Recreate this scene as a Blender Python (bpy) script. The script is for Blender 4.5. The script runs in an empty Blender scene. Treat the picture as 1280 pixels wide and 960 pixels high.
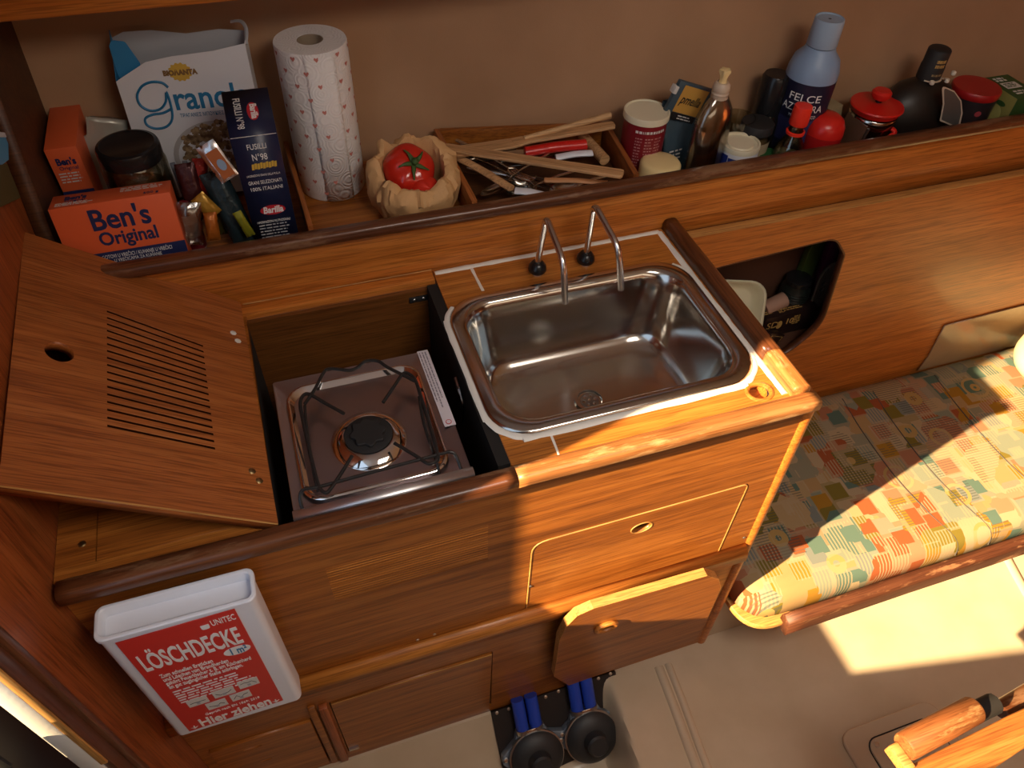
import bpy, bmesh, math, random
from mathutils import Vector, Matrix, noise
random.seed(7)
PI = math.pi
SC = bpy.context.scene
COL = SC.collection

# ------------------------------------------------------------------ camera
R = [[0.948088, -0.316553, 0.030394], [-0.213773, -0.705169, -0.676046], [0.235437, 0.634454, -0.736232]]
CAM = Vector((0, 0, 1.75))
FPX = 948.67
cd = bpy.data.cameras.new('camera'); cam = bpy.data.objects.new('camera', cd); COL.objects.link(cam)
cd.sensor_width = 36; cd.lens = FPX / 1280 * 36; cd.clip_start = 0.02
cam.matrix_world = Matrix(((R[0][0], -R[1][0], -R[2][0], CAM.x), (R[0][1], -R[1][1], -R[2][1], CAM.y),
                           (R[0][2], -R[1][2], -R[2][2], CAM.z), (0, 0, 0, 1)))
SC.camera = cam

# ------------------------------------------------------------------ light
w = bpy.data.worlds.new('sky'); SC.world = w; w.use_nodes = True
bg = w.node_tree.nodes['Background']; bg.inputs[0].default_value = (0.62, 0.78, 1.0, 1); bg.inputs[1].default_value = 1.05
sd = bpy.data.lights.new('sun', 'SUN'); sun = bpy.data.objects.new('sun', sd); COL.objects.link(sun)
sd.energy = 23; sd.color = (1.0, 0.72, 0.40); sd.angle = 0.012
sun.rotation_euler = Vector((1, 0.25, -0.63)).to_track_quat('-Z', 'Y').to_euler()
sun.location = (-2, -0.5, 3)
def area(name, loc, tgt, sx, sy, e, col):
    d = bpy.data.lights.new(name, 'AREA'); d.shape = 'RECTANGLE'; d.size = sx; d.size_y = sy; d.energy = e; d.color = col
    o = bpy.data.objects.new(name, d); COL.objects.link(o); o.location = loc
    o.rotation_euler = (Vector(tgt) - Vector(loc)).to_track_quat('-Z', 'Y').to_euler(); return o
area('fill_light_above', (0.55, -0.2, 2.18), (0.55, -0.15, 0), 0.75, 0.6, 16, (1.0, 0.87, 0.75))  # soft fill light added overhead, out of view
area('fill_light_cabin', (0.7, -1.27, 1.55), (0.55, 1.3, 1.15), 2.0, 0.35, 3.2, (1.0, 0.80, 0.58))  # warm fill light added from the cabin side; no window is built there
SC.view_settings.view_transform = 'Standard'; SC.view_settings.look = 'None'
SC.view_settings.gamma = 1; SC.view_settings.use_curve_mapping = False
SC.view_settings.exposure = 0.0
SC.cycles.use_denoising = True
SC.cycles.max_bounces = 10; SC.cycles.caustics_reflective = False; SC.cycles.caustics_refractive = False
SC.cycles.sample_clamp_indirect = 6

# ------------------------------------------------------------------ helpers
def at(px, py, ax, v):
    """point of the photograph's ray where world coordinate ax has the value v"""
    c = ((px - 640) / FPX, (py - 480) / FPX, 1.0)
    d = Vector([sum(R[i][k] * c[i] for i in range(3)) for k in range(3)])
    return CAM + d * ((v - CAM[ax]) / d[ax])
def atp(px, py, p0, nrm):
    c = ((px - 640) / FPX, (py - 480) / FPX, 1.0)
    d = Vector([sum(R[i][k] * c[i] for i in range(3)) for k in range(3)])
    return CAM + d * ((Vector(p0) - CAM).dot(Vector(nrm)) / d.dot(Vector(nrm)))
def tag(o, label=None, cat=None, group=None, kind=None):
    if label: o['label'] = label
    if cat: o['category'] = cat
    if group: o['group'] = group
    if kind: o['kind'] = kind
    return o
def thing(name, label, cat, loc=(0, 0, 0), rot=(0, 0, 0), group=None):
    o = bpy.data.objects.new(name, None); COL.objects.link(o); o.empty_display_size = 0.02
    o.location = loc; o.rotation_euler = rot
    return tag(o, label, cat, group)
def link(name, me, mat, parent=None, world=False, smooth=False):
    o = bpy.data.objects.new(name, me); COL.objects.link(o)
    if mat is not None and not me.materials: me.materials.append(mat)
    if smooth:
        for p in me.polygons: p.use_smooth = True
        if smooth != 'all':
            me.set_sharp_from_angle(angle=math.radians(40))
    if parent is not None:
        o.parent = parent
        if world and parent.type == 'EMPTY': o.matrix_parent_inverse = parent.matrix_basis.inverted()
    return o
def bm_obj(name, bm, mat, parent=None, world=False, smooth=False):
    bmesh.ops.recalc_face_normals(bm, faces=bm.faces)
    me = bpy.data.meshes.new(name); bm.to_mesh(me); bm.free()
    return link(name, me, mat, parent, world, smooth)
def add_box(bm, lo, hi, bev=0.0, M=None, seg=2):
    vs = [bm.verts.new((x, y, z)) for x in (lo[0], hi[0]) for y in (lo[1], hi[1]) for z in (lo[2], hi[2])]
    fs = [bm.faces.new([vs[i] for i in f]) for f in ((0, 1, 3, 2), (4, 6, 7, 5), (0, 4, 5, 1), (2, 3, 7, 6), (0, 2, 6, 4), (1, 5, 7, 3))]
    if bev > 0:
        es = list({e for f in fs for e in f.edges})
        r = bmesh.ops.bevel(bm, geom=es, offset=bev, segments=seg, affect='EDGES', profile=0.5)
        vs = list({v for f in r['faces'] for v in f.verts} | {v for v in vs if v.is_valid})
    if M is not None: bmesh.ops.transform(bm, matrix=M, verts=vs)
    return bm
def box(name, lo, hi, mat, parent=None, world=False, bev=0.0, M=None, smooth=None, seg=2):
    bm = bmesh.new(); add_box(bm, lo, hi, bev, M, seg)
    return bm_obj(name, bm, mat, parent, world, bev > 0 if smooth is None else smooth)
def arc_pts(pts, rad, n=6):
    """round the corners of a closed 2d polygon"""
    out = []; N = len(pts)
    for i in range(N):
        p0, p, p1 = Vector(pts[i - 1]), Vector(pts[i]), Vector(pts[(i + 1) % N])
        r = rad[i] if isinstance(rad, (list, tuple)) else rad
        if r <= 0: out.append(tuple(p)); continue
        a = (p0 - p).normalized(); b = (p1 - p).normalized()
        ang = a.angle(b); t = min(r / math.tan(ang / 2), 0.49 * (p0 - p).length, 0.49 * (p1 - p).length)
        A, B = p + a * t, p + b * t
        for k in range(n + 1):
            s = k / n; out.append(tuple(A * (1 - s) ** 2 + p * 2 * s * (1 - s) + B * s * s))
    return out
def rrect(x0, y0, x1, y1, r, n=6):
    out = []
    for cx, cy, a0 in ((x1 - r, y1 - r, 0), (x0 + r, y1 - r, 90), (x0 + r, y0 + r, 180), (x1 - r, y0 + r, 270)):
        for k in range(n + 1):
            a = math.radians(a0 + 90 * k / n); out.append((cx + r * math.cos(a), cy + r * math.sin(a)))
    return out
def circ(cx, cy, rx, ry=None, n=24):
    ry = ry or rx
    return [(cx + rx * math.cos(2 * PI * k / n), cy + ry * math.sin(2 * PI * k / n)) for k in range(n)]
def plate(name, outer, holes, thick, M, mat, parent=None, world=False, bev=0.0):
    """flat board with holes: outline in the xy plane, z from 0 to thick, placed by M"""
    cu = bpy.data.curves.new('t', 'CURVE'); cu.dimensions = '2D'; cu.fill_mode = 'BOTH'
    cu.extrude = thick / 2; cu.bevel_depth = bev; cu.bevel_resolution = 1
    if bev: cu.extrude = thick / 2 - bev; cu.offset = -bev
    for loop in [outer] + list(holes):
        sp = cu.splines.new('POLY'); sp.points.add(len(loop) - 1); sp.use_cyclic_u = True
        for i, p in enumerate(loop): sp.points[i].co = (p[0], p[1], 0, 1)
    o = bpy.data.objects.new('t', cu); me = o.to_mesh(); me2 = me.copy(); o.to_mesh_clear()
    bpy.data.objects.remove(o); bpy.data.curves.remove(cu)
    bm = bmesh.new(); bm.from_mesh(me2); bmesh.ops.remove_doubles(bm, verts=bm.verts, dist=1e-6)
    bmesh.ops.transform(bm, matrix=M @ Matrix.Translation((0, 0, thick / 2)), verts=bm.verts)
    bpy.data.meshes.remove(me2)
    return bm_obj(name, bm, mat, parent, world, False)
def basis(o, x, y, z):
    o, x, y, z = map(Vector, (o, x, y, z))
    return Matrix(((x.x, y.x, z.x, o.x), (x.y, y.y, z.y, o.y), (x.z, y.z, z.z, o.z), (0, 0, 0, 1)))
XZ = lambda y: basis((0, y, 0), (1, 0, 0), (0, 0, 1), (0, 1, 0))      # plate outline (x,z), thickness to +y from y
XY = lambda z: Matrix.Translation((0, 0, z))
YZ = lambda x: basis((x, 0, 0), (0, 1, 0), (0, 0, 1), (1, 0, 0))
def smoothpath(pts, n=6, closed=False):
    P = [Vector(p) for p in pts]; out = []; N = len(P)
    rng = range(N) if closed else range(N - 1)
    for i in rng:
        p0 = P[(i - 1) % N] if (closed or i > 0) else P[i]; p1 = P[i]; p2 = P[(i + 1) % N]
        p3 = P[(i + 2) % N] if (closed or i + 2 < N) else p2
        for k in range(n):
            t = k / n
            out.append(0.5 * ((2 * p1) + (p2 - p0) * t + (2 * p0 - 5 * p1 + 4 * p2 - p3) * t * t + (3 * p1 - p0 - 3 * p2 + p3) * t ** 3))
    if not closed: out.append(P[-1])
    return out
def add_tube(bm, pts, r, n=8, closed=False, flat=None):
    P = [Vector(p) for p in pts]; N = len(P)
    rs = r if isinstance(r, (list, tuple)) else [r] * N
    rings = []; up = None
    for i, p in enumerate(P):
        if closed: t = (P[(i + 1) % N] - P[i - 1])
        else: t = P[min(i + 1, N - 1)] - P[max(i - 1, 0)]
        t.normalize()
        if up is None:
            up = Vector((0, 0, 1)) if abs(t.z) < 0.9 else Vector((0, 1, 0))
        sx = t.cross(up).normalized(); up = sx.cross(t).normalized()
        fx, fz = flat if flat else (1, 1)
        rings.append([bm.verts.new(p + (sx * math.cos(2 * PI * k / n) * fx + up * math.sin(2 * PI * k / n) * fz) * rs[i]) for k in range(n)])
    for i in range(N if closed else N - 1):
        a, b = rings[i], rings[(i + 1) % N]
        for k in range(n): bm.faces.new((a[k], a[(k + 1) % n], b[(k + 1) % n], b[k]))
    if not closed:
        bm.faces.new(rings[0][::-1]); bm.faces.new(rings[-1])
def tube(name, pts, r, mat, parent=None, world=False, n=8, closed=False, flat=None):
    bm = bmesh.new(); add_tube(bm, pts, r, n, closed, flat)
    return bm_obj(name, bm, mat, parent, world, True)
def lathe_bm(prof, n=32, sx=1.0, sy=1.0, bm=None, M=None):
    bm = bm or bmesh.new(); rings = []; allv = []
    for r, z in prof:
        if r < 1e-6: v = bm.verts.new((0, 0, z)); rings.append([v]); allv.append(v)
        else:
            ring = [bm.verts.new((r * sx * math.cos(2 * PI * k / n), r * sy * math.sin(2 * PI * k / n), z)) for k in range(n)]
            rings.append(ring); allv += ring
    for a, b in zip(rings, rings[1:]):
        for k in range(n):
            k2 = (k + 1) % n
            if len(a) == 1 and len(b) == 1: continue
            if len(a) == 1: bm.faces.new((a[0], b[k], b[k2]))
            elif len(b) == 1: bm.faces.new((a[k], a[k2], b[0]))
            else: bm.faces.new((a[k], a[k2], b[k2], b[k]))
    if M is not None: bmesh.ops.transform(bm, matrix=M, verts=allv)
    return bm
def lathe(name, prof, mat, parent=None, world=False, n=32, sx=1.0, sy=1.0, M=None):
    return bm_obj(name, lathe_bm(prof, n, sx, sy, None, M), mat, parent, world, True)
def text(s, size, M, mat, parent, world=False, name='lettering', width=None, align='LEFT', bold=0.0, shear=0.0, th=0.0002, space=1.0):
    cu = bpy.data.curves.new('t', 'FONT'); cu.body = s; cu.size = size; cu.align_x = align; cu.extrude = th; cu.offset = bold
    cu.shear = shear; cu.space_character = space; cu.resolution_u = 3
    o = bpy.data.objects.new('t', cu); me = o.to_mesh(); me2 = me.copy(); o.to_mesh_clear()
    bpy.data.objects.remove(o); bpy.data.curves.remove(cu)
    if width and len(me2.vertices):
        xs = [v.co.x for v in me2.vertices]; k = width / (max(xs) - min(xs))
        me2.transform(Matrix.Diagonal((k, 1, 1, 1)))
    me2.transform(M @ Matrix.Translation((0, 0, th)))
    me2.materials.clear()
    return link(name, me2, mat, parent, world)
def lines_block(x0, y0, wd, n, pitch, h, M, mat, parent, world=False, name='small_print', seed=1):
    """rows of tiny unreadable print as short dashes, flat on the surface"""
    rnd = random.Random(seed); bm = bmesh.new()
    for i in range(n):
        x = x0; end = x0 + wd * rnd.uniform(0.75, 1.0)
        while x < end:
            l = rnd.uniform(0.5, 2.2) * pitch
            add_box(bm, (x, y0 - i * pitch - h, 0.0001), (min(x + l, end), y0 - i * pitch, 0.0004), 0, M)
            x += l + 0.35 * pitch
    return bm_obj(name, bm, mat, parent, world)

# ------------------------------------------------------------------ materials
def mat(name, col, rough=0.5, metal=0.0, spec=0.5, trans=0.0, ior=1.45, coat=0.0, bump=None, emis=None):
    m = bpy.data.materials.new(name); m.use_nodes = True; nt = m.node_tree
    b = nt.nodes['Principled BSDF']
    b.inputs['Base Color'].default_value = (*col, 1); b.inputs['Roughness'].default_value = rough
    b.inputs['Metallic'].default_value = metal; b.inputs['Specular IOR Level'].default_value = spec
    b.inputs['Transmission Weight'].default_value = trans; b.inputs['IOR'].default_value = ior
    b.inputs['Coat Weight'].default_value = coat; b.inputs['Coat Roughness'].default_value = 0.12
    if bump:
        sc, st, dist = bump
        tc = nt.nodes.new('ShaderNodeTexCoord'); nz = nt.nodes.new('ShaderNodeTexNoise'); bp = nt.nodes.new('ShaderNodeBump')
        nz.inputs['Scale'].default_value = sc; nz.inputs['Detail'].default_value = 4
        bp.inputs['Strength'].default_value = st; bp.inputs['Distance'].default_value = dist
        nt.links.new(tc.outputs['Object'], nz.inputs['Vector']); nt.links.new(nz.outputs['Fac'], bp.inputs['Height'])
        nt.links.new(bp.outputs['Normal'], b.inputs['Normal'])
    return m
def nodes(m): return m.node_tree, m.node_tree.nodes['Principled BSDF']
def ramp(nt, stops, interp='LINEAR'):
    r = nt.nodes.new('ShaderNodeValToRGB'); cr = r.color_ramp; cr.interpolation = interp
    while len(cr.elements) > 1: cr.elements.remove(cr.elements[-1])
    cr.elements[0].position = stops[0][0]; cr.elements[0].color = (*stops[0][1], 1)
    for p, c in stops[1:]:
        e = cr.elements.new(p); e.color = (*c, 1)
    return r
def mixc(nt, a, b, fac, mode='MIX'):
    n = nt.nodes.new('ShaderNodeMix'); n.data_type = 'RGBA'; n.blend_type = mode
    for s, v in ((n.inputs['A'], a), (n.inputs['B'], b), (n.inputs['Factor'], fac)):
        if hasattr(v, 'is_output') or hasattr(v, 'links'): nt.links.new(v, s)
        elif isinstance(v, tuple): s.default_value = (*v, 1)
        else: s.default_value = v
    return n.outputs['Result']
def wood(name, dark, mid, light, axis=0, rough=0.42, wear=0.0, wearcol=(0.35, 0.2, 0.1), figure=0.35, coat=0.14, seed=0.0):
    m = mat(name, mid, rough, coat=coat); nt, b = nodes(m); L = nt.links.new
    tc = nt.nodes.new('ShaderNodeTexCoord'); mp = nt.nodes.new('ShaderNodeMapping')
    s = [64.0, 64.0, 64.0]; s[axis] = 1.6
    mp.inputs['Scale'].default_value = s; mp.inputs['Location'].default_value = (seed, seed * 1.7, seed * 0.6)
    L(tc.outputs['Object'], mp.inputs['Vector'])
    n1 = nt.nodes.new('ShaderNodeTexNoise'); n1.inputs['Scale'].default_value = 1.0; n1.inputs['Detail'].default_value = 5; n1.inputs['Roughness'].default_value = 0.62
    n1.inputs['Distortion'].default_value = 0.25
    L(mp.outputs[0], n1.inputs['Vector'])
    r1 = ramp(nt, [(0.22, dark), (0.5, mid), (0.80, light)]); L(n1.outputs['Fac'], r1.inputs[0])
    mp2 = nt.nodes.new('ShaderNodeMapping'); s2 = [9.0, 9.0, 9.0]; s2[axis] = 0.9; mp2.inputs['Scale'].default_value = s2
    L(tc.outputs['Object'], mp2.inputs['Vector'])
    n2 = nt.nodes.new('ShaderNodeTexNoise'); n2.inputs['Scale'].default_value = 1.0; n2.inputs['Detail'].default_value = 3; n2.inputs['Distortion'].default_value = 1.2
    L(mp2.outputs[0], n2.inputs['Vector'])
    r2 = ramp(nt, [(0.3, (0.74, 0.70, 0.68)), (0.7, (1.18, 1.18, 1.15))]); L(n2.outputs['Fac'], r2.inputs[0])
    c = mixc(nt, r1.outputs[0], r2.outputs[0], figure * 1.6 if figure < 0.6 else 1.0, 'MULTIPLY')
    mp3 = nt.nodes.new('ShaderNodeMapping'); s3 = [420.0, 420.0, 420.0]; s3[axis] = 14; mp3.inputs['Scale'].default_value = s3
    L(tc.outputs['Object'], mp3.inputs['Vector'])
    n3 = nt.nodes.new('ShaderNodeTexNoise'); n3.inputs['Scale'].default_value = 1.0; n3.inputs['Detail'].default_value = 2
    L(mp3.outputs[0], n3.inputs['Vector'])
    r3 = ramp(nt, [(0.36, (0.55, 0.50, 0.46)), (0.54, (1.06, 1.06, 1.06))]); L(n3.outputs['Fac'], r3.inputs[0])
    c = mixc(nt, c, r3.outputs[0], 0.75, 'MULTIPLY')
    if wear > 0:
        n4 = nt.nodes.new('ShaderNodeTexNoise'); n4.inputs['Scale'].default_value = 30; n4.inputs['Detail'].default_value = 8; n4.inputs['Roughness'].default_value = 0.7
        mp4 = nt.nodes.new('ShaderNodeMapping'); s4 = [1.0, 1.0, 1.0]; s4[axis] = 0.22; mp4.inputs['Scale'].default_value = s4
        L(tc.outputs['Object'], mp4.inputs['Vector']); L(mp4.outputs[0], n4.inputs['Vector'])
        r4 = ramp(nt, [(0.62 - wear * 0.2, (0, 0, 0)), (0.68 - wear * 0.15, (1, 1, 1))]); L(n4.outputs['Fac'], r4.inputs[0])
        c = mixc(nt, c, wearcol, r4.outputs[0])
    L(c, b.inputs['Base Color'])
    bp = nt.nodes.new('ShaderNodeBump'); bp.inputs['Strength'].default_value = 0.12; bp.inputs['Distance'].default_value = 0.0006
    L(n3.outputs['Fac'], bp.inputs['Height']); L(bp.outputs['Normal'], b.inputs['Normal'])
    return m
TEAK = ((0.15, 0.042, 0.007), (0.35, 0.112, 0.017), (0.50, 0.19, 0.034))
teak = wood('teak_panel', *TEAK, axis=0)
teak_red = wood('teak_bulkhead', (0.20, 0.045, 0.012), (0.34, 0.085, 0.02), (0.43, 0.13, 0.035), axis=2, figure=0.3)
teak_lid = wood('teak_lid', (0.22, 0.06, 0.014), (0.38, 0.115, 0.026), (0.46, 0.16, 0.042), axis=0, figure=0.45, seed=3)
teak_warm = wood('teak_settee', (0.30, 0.082, 0.012), (0.52, 0.165, 0.025), (0.62, 0.235, 0.045), axis=0, figure=0.35, seed=5)
teak_yellow = wood('teak_worktop', (0.24, 0.07, 0.012), (0.47, 0.165, 0.027), (0.60, 0.25, 0.05), axis=0, figure=0.3, seed=9)
teak_side = wood('teak_across', (0.20, 0.055, 0.012), (0.36, 0.11, 0.025), (0.46, 0.17, 0.045), axis=1)
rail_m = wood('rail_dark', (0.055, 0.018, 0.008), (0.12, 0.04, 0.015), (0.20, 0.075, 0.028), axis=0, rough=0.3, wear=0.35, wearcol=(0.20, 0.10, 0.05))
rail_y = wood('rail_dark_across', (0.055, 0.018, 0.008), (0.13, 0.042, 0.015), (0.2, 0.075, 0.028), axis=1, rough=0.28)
rail_lit = wood('rail_sunlit_worn', (0.20, 0.07, 0.02), (0.33, 0.13, 0.038), (0.42, 0.2, 0.07), axis=0, rough=0.45, wear=0.4, wearcol=(0.5, 0.28, 0.12), coat=0.1)  # lighter copy of the dark rail: sunlight painted in, plus worn patches
rail_lity = wood('rail_sunlit_worn_across', (0.22, 0.07, 0.02), (0.40, 0.15, 0.04), (0.50, 0.22, 0.075), axis=1, rough=0.45, wear=0.3, wearcol=(0.5, 0.3, 0.14), coat=0.1)  # same sunlit copy with the grain running across
post_m = wood('post_dark', (0.06, 0.02, 0.009), (0.11, 0.036, 0.014), (0.16, 0.06, 0.024), axis=2)
edge_m = wood('edge_light', (0.42, 0.19, 0.05), (0.54, 0.27, 0.075), (0.62, 0.34, 0.12), axis=0, rough=0.5, coat=0)
edge_z = wood('edge_light_upright', (0.5, 0.24, 0.06), (0.62, 0.32, 0.08), (0.75, 0.45, 0.16), axis=2, rough=0.6, coat=0)
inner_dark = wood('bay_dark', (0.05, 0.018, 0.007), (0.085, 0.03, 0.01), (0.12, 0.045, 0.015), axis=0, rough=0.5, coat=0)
spoonwood = wood('spoon_wood', (0.42, 0.22, 0.09), (0.55, 0.31, 0.14), (0.64, 0.40, 0.2), axis=0, rough=0.6, coat=0, figure=0.2)
spoonwood2 = wood('spoon_wood_pale', (0.5, 0.3, 0.14), (0.62, 0.38, 0.18), (0.7, 0.46, 0.24), axis=0, rough=0.6, coat=0, figure=0.2)
carpet = mat('headliner_fabric', (0.30, 0.175, 0.105), 0.95, spec=0.1, bump=(900, 0.35, 0.001))
nt, b = nodes(carpet)
_tc = nt.nodes.new('ShaderNodeTexCoord'); _n = nt.nodes.new('ShaderNodeTexNoise'); _n.inputs['Scale'].default_value = 5; _n.inputs['Detail'].default_value = 6
nt.links.new(_tc.outputs['Object'], _n.inputs['Vector'])
_r = ramp(nt, [(0.3, (0.36, 0.205, 0.112)), (0.7, (0.45, 0.262, 0.148))]); nt.links.new(_n.outputs['Fac'], _r.inputs[0]); nt.links.new(_r.outputs[0], b.inputs['Base Color'])
gel = mat('gelcoat_beige', (0.62, 0.53, 0.40), 0.3, coat=0.2)
nt, b = nodes(gel)
_tc = nt.nodes.new('ShaderNodeTexCoord')
_c = nt.nodes.new('ShaderNodeTexChecker'); _c.inputs['Scale'].default_value = 330; nt.links.new(_tc.outputs['Object'], _c.inputs['Vector'])
_bp = nt.nodes.new('ShaderNodeBump'); _bp.inputs['Strength'].default_value = 0.06; _bp.inputs['Distance'].default_value = 0.0004
nt.links.new(_c.outputs['Fac'], _bp.inputs['Height']); nt.links.new(_bp.outputs['Normal'], b.inputs['Normal'])
_n = nt.nodes.new('ShaderNodeTexNoise'); _n.inputs['Scale'].default_value = 9; _n.inputs['Detail'].default_value = 9; nt.links.new(_tc.outputs['Object'], _n.inputs['Vector'])
_r = ramp(nt, [(0.3, (0.50, 0.385, 0.255)), (0.65, (0.57, 0.45, 0.31))]); nt.links.new(_n.outputs['Fac'], _r.inputs[0]); nt.links.new(_r.outputs[0], b.inputs['Base Color'])
gel_smooth = mat('gelcoat_smooth', (0.54, 0.43, 0.30), 0.2, coat=0.4)
cream_m = mat('cream_liner', (0.75, 0.70, 0.6), 0.6)
white_paint = mat('white_paint', (0.75, 0.74, 0.68), 0.5, bump=(120, 0.2, 0.001))
caulk_m = mat('white_caulk', (0.78, 0.76, 0.70), 0.55, bump=(160, 0.5, 0.001))
dark_m = mat('dark_void', (0.012, 0.010, 0.009), 0.8)  # near-black of the hinge block; paints shade into bay and hollows
black_plastic = mat('black_plastic', (0.012, 0.012, 0.013), 0.25)
black_matte = mat('black_matte', (0.016, 0.015, 0.015), 0.65)
rubber = mat('black_rubber', (0.025, 0.024, 0.024), 0.5)
chrome = mat('chrome', (0.82, 0.8, 0.78), 0.08, metal=1)
steel = mat('stainless_steel', (0.60, 0.58, 0.54), 0.16, metal=1)
steel_soft = mat('stainless_brushed', (0.62, 0.60, 0.57), 0.3, metal=1, bump=(300, 0.05, 0.0004))
steel_dark = mat('dark_steel', (0.35, 0.33, 0.31), 0.3, metal=1)  # plain darker steel tone
tap_m = mat('satin_steel', (0.72, 0.68, 0.64), 0.25, metal=1)
wire_m = mat('black_wire', (0.03, 0.028, 0.027), 0.3, metal=0.3)
screw_m = mat('screw_metal', (0.75, 0.72, 0.68), 0.3, metal=1)
brass = mat('dull_brass', (0.35, 0.25, 0.12), 0.4, metal=1)
white_plastic = mat('white_plastic', (0.72, 0.74, 0.80), 0.35)
red_label = mat('red_sticker', (0.62, 0.035, 0.025), 0.4)
white_ink = mat('white_ink', (0.8, 0.8, 0.78), 0.6)
offwhite = mat('offwhite', (0.66, 0.64, 0.6), 0.6)
blue_ink = mat('blue_ink', (0.02, 0.18, 0.36), 0.5)
navy = mat('navy_ink', (0.012, 0.02, 0.09), 0.5)
orange_box = mat('orange_card', (0.72, 0.12, 0.035), 0.5)
black_ink = mat('black_ink', (0.01, 0.01, 0.012), 0.5)
white_card = mat('white_card', (0.72, 0.73, 0.76), 0.5)
grey_card = mat('grey_card_inside', (0.42, 0.43, 0.45), 0.7)
blue_card = mat('blue_card', (0.02, 0.20, 0.42), 0.5)
pasta_blue = mat('dark_blue_card', (0.012, 0.018, 0.055), 0.35)
gold_ink = mat('gold_ink', (0.65, 0.42, 0.06), 0.5)
red_ink = mat('red_ink', (0.5, 0.02, 0.03), 0.45)
brown_ink = mat('brown_ink', (0.22, 0.12, 0.04), 0.6)
red_plastic = mat('red_plastic', (0.60, 0.018, 0.012), 0.28)
red_bright = mat('bright_red_plastic', (0.85, 0.04, 0.02), 0.3)
cream_plastic = mat('cream_plastic', (0.72, 0.66, 0.48), 0.4)
yellow_plastic = mat('pale_yellow_plastic', (0.8, 0.62, 0.3), 0.4)
green_leaf = mat('green_calyx', (0.05, 0.10, 0.02), 0.6)
tomato_m = mat('tomato_skin', (0.55, 0.022, 0.010), 0.22, coat=0.4)
paper_m = mat('brown_paper', (0.60, 0.35, 0.15), 0.7, bump=(45, 0.9, 0.004))
tissue_core = mat('cardboard_core', (0.32, 0.24, 0.16), 0.9)
teal_foil = mat('teal_foil', (0.06, 0.10, 0.13), 0.35, metal=0.3, bump=(40, 0.6, 0.004))
dark_glass = mat('dark_glass', (0.012, 0.010, 0.008), 0.1, coat=0.5)
def glass(name, col, rough=0.03):
    return mat(name, col, rough, trans=1.0, ior=1.3)
def thin(name, col, rough=0.05, k=0.10):
    m = bpy.data.materials.new(name); m.use_nodes = True; nt = m.node_tree; nt.nodes.clear(); N = nt.nodes.new
    o = N('ShaderNodeOutputMaterial'); tr = N('ShaderNodeBsdfTransparent'); gl = N('ShaderNodeBsdfGlossy'); lw = N('ShaderNodeLayerWeight'); ad = N('ShaderNodeMath'); mx = N('ShaderNodeMixShader')
    tr.inputs[0].default_value = (*col, 1); gl.inputs['Roughness'].default_value = rough; gl.inputs[0].default_value = (0.9, 0.88, 0.84, 1); lw.inputs['Blend'].default_value = 0.25
    ad.operation = 'MULTIPLY_ADD'; ad.inputs[1].default_value = 0.6; ad.inputs[2].default_value = k
    nt.links.new(lw.outputs['Fresnel'], ad.inputs[0]); nt.links.new(ad.outputs[0], mx.inputs[0]); nt.links.new(tr.outputs[0], mx.inputs[1]); nt.links.new(gl.outputs[0], mx.inputs[2]); nt.links.new(mx.outputs[0], o.inputs[0])
    return m
clear = thin('clear_plastic', (0.93, 0.92, 0.90), 0.08, 0.10)
jar_glass = thin('jar_glass', (0.80, 0.80, 0.72), 0.04, 0.08)
# embossed kitchen paper
tissue = mat('embossed_tissue', (0.80, 0.77, 0.74), 0.9, spec=0.2)
nt, b = nodes(tissue); _tc = nt.nodes.new('ShaderNodeTexCoord'); _v = nt.nodes.new('ShaderNodeTexVoronoi'); _v.inputs['Scale'].default_value = 34
nt.links.new(_tc.outputs['Object'], _v.inputs['Vector'])
_s = nt.nodes.new('ShaderNodeMath'); _s.operation = 'MULTIPLY'; _s.inputs[1].default_value = 42; nt.links.new(_v.outputs['Distance'], _s.inputs[0])
_q = nt.nodes.new('ShaderNodeMath'); _q.operation = 'SINE'; nt.links.new(_s.outputs[0], _q.inputs[0])
_bp = nt.nodes.new('ShaderNodeBump'); _bp.inputs['Strength'].default_value = 0.32; _bp.inputs['Distance'].default_value = 0.0009
nt.links.new(_q.outputs[0], _bp.inputs['Height']); nt.links.new(_bp.outputs['Normal'], b.inputs['Normal'])
# patterned upholstery
fabric = mat('patterned_upholstery', (0.5, 0.4, 0.3), 0.92, spec=0.15)
nt, b = nodes(fabric); L = nt.links.new
_tc = nt.nodes.new('ShaderNodeTexCoord'); _mp = nt.nodes.new('ShaderNodeMapping'); _mp.inputs['Rotation'].default_value = (0, 0, 0.04); _mp.inputs['Scale'].default_value = (1, 1, 0.3)
L(_tc.outputs['Object'], _mp.inputs['Vector'])
def vor(scale, metric='CHEBYCHEV', rnd=0.75):
    v = nt.nodes.new('ShaderNodeTexVoronoi'); v.distance = metric; v.inputs['Scale'].default_value = scale; v.inputs['Randomness'].default_value = rnd
    L(_mp.outputs[0], v.inputs['Vector']); return v
def sep(sock):
    s = nt.nodes.new('ShaderNodeSeparateColor'); L(sock, s.inputs[0]); return s.outputs
def mth(op, a, b2=None, c2=None):
    n = nt.nodes.new('ShaderNodeMath'); n.operation = op
    for i, v in enumerate((a, b2, c2)):
        if v is None: continue
        if isinstance(v, (int, float)): n.inputs[i].default_value = v
        else: L(v, n.inputs[i])
    return n.outputs[0]
PAL = [(0.0, (0.16, 0.30, 0.30)), (0.14, (0.62, 0.52, 0.33)), (0.27, (0.55, 0.33, 0.05)), (0.39, (0.50, 0.16, 0.07)), (0.5, (0.36, 0.46, 0.42)),
       (0.62, (0.58, 0.30, 0.20)), (0.74, (0.30, 0.27, 0.06)), (0.86, (0.30, 0.38, 0.42)), (0.94, (0.66, 0.60, 0.45))]
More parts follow.
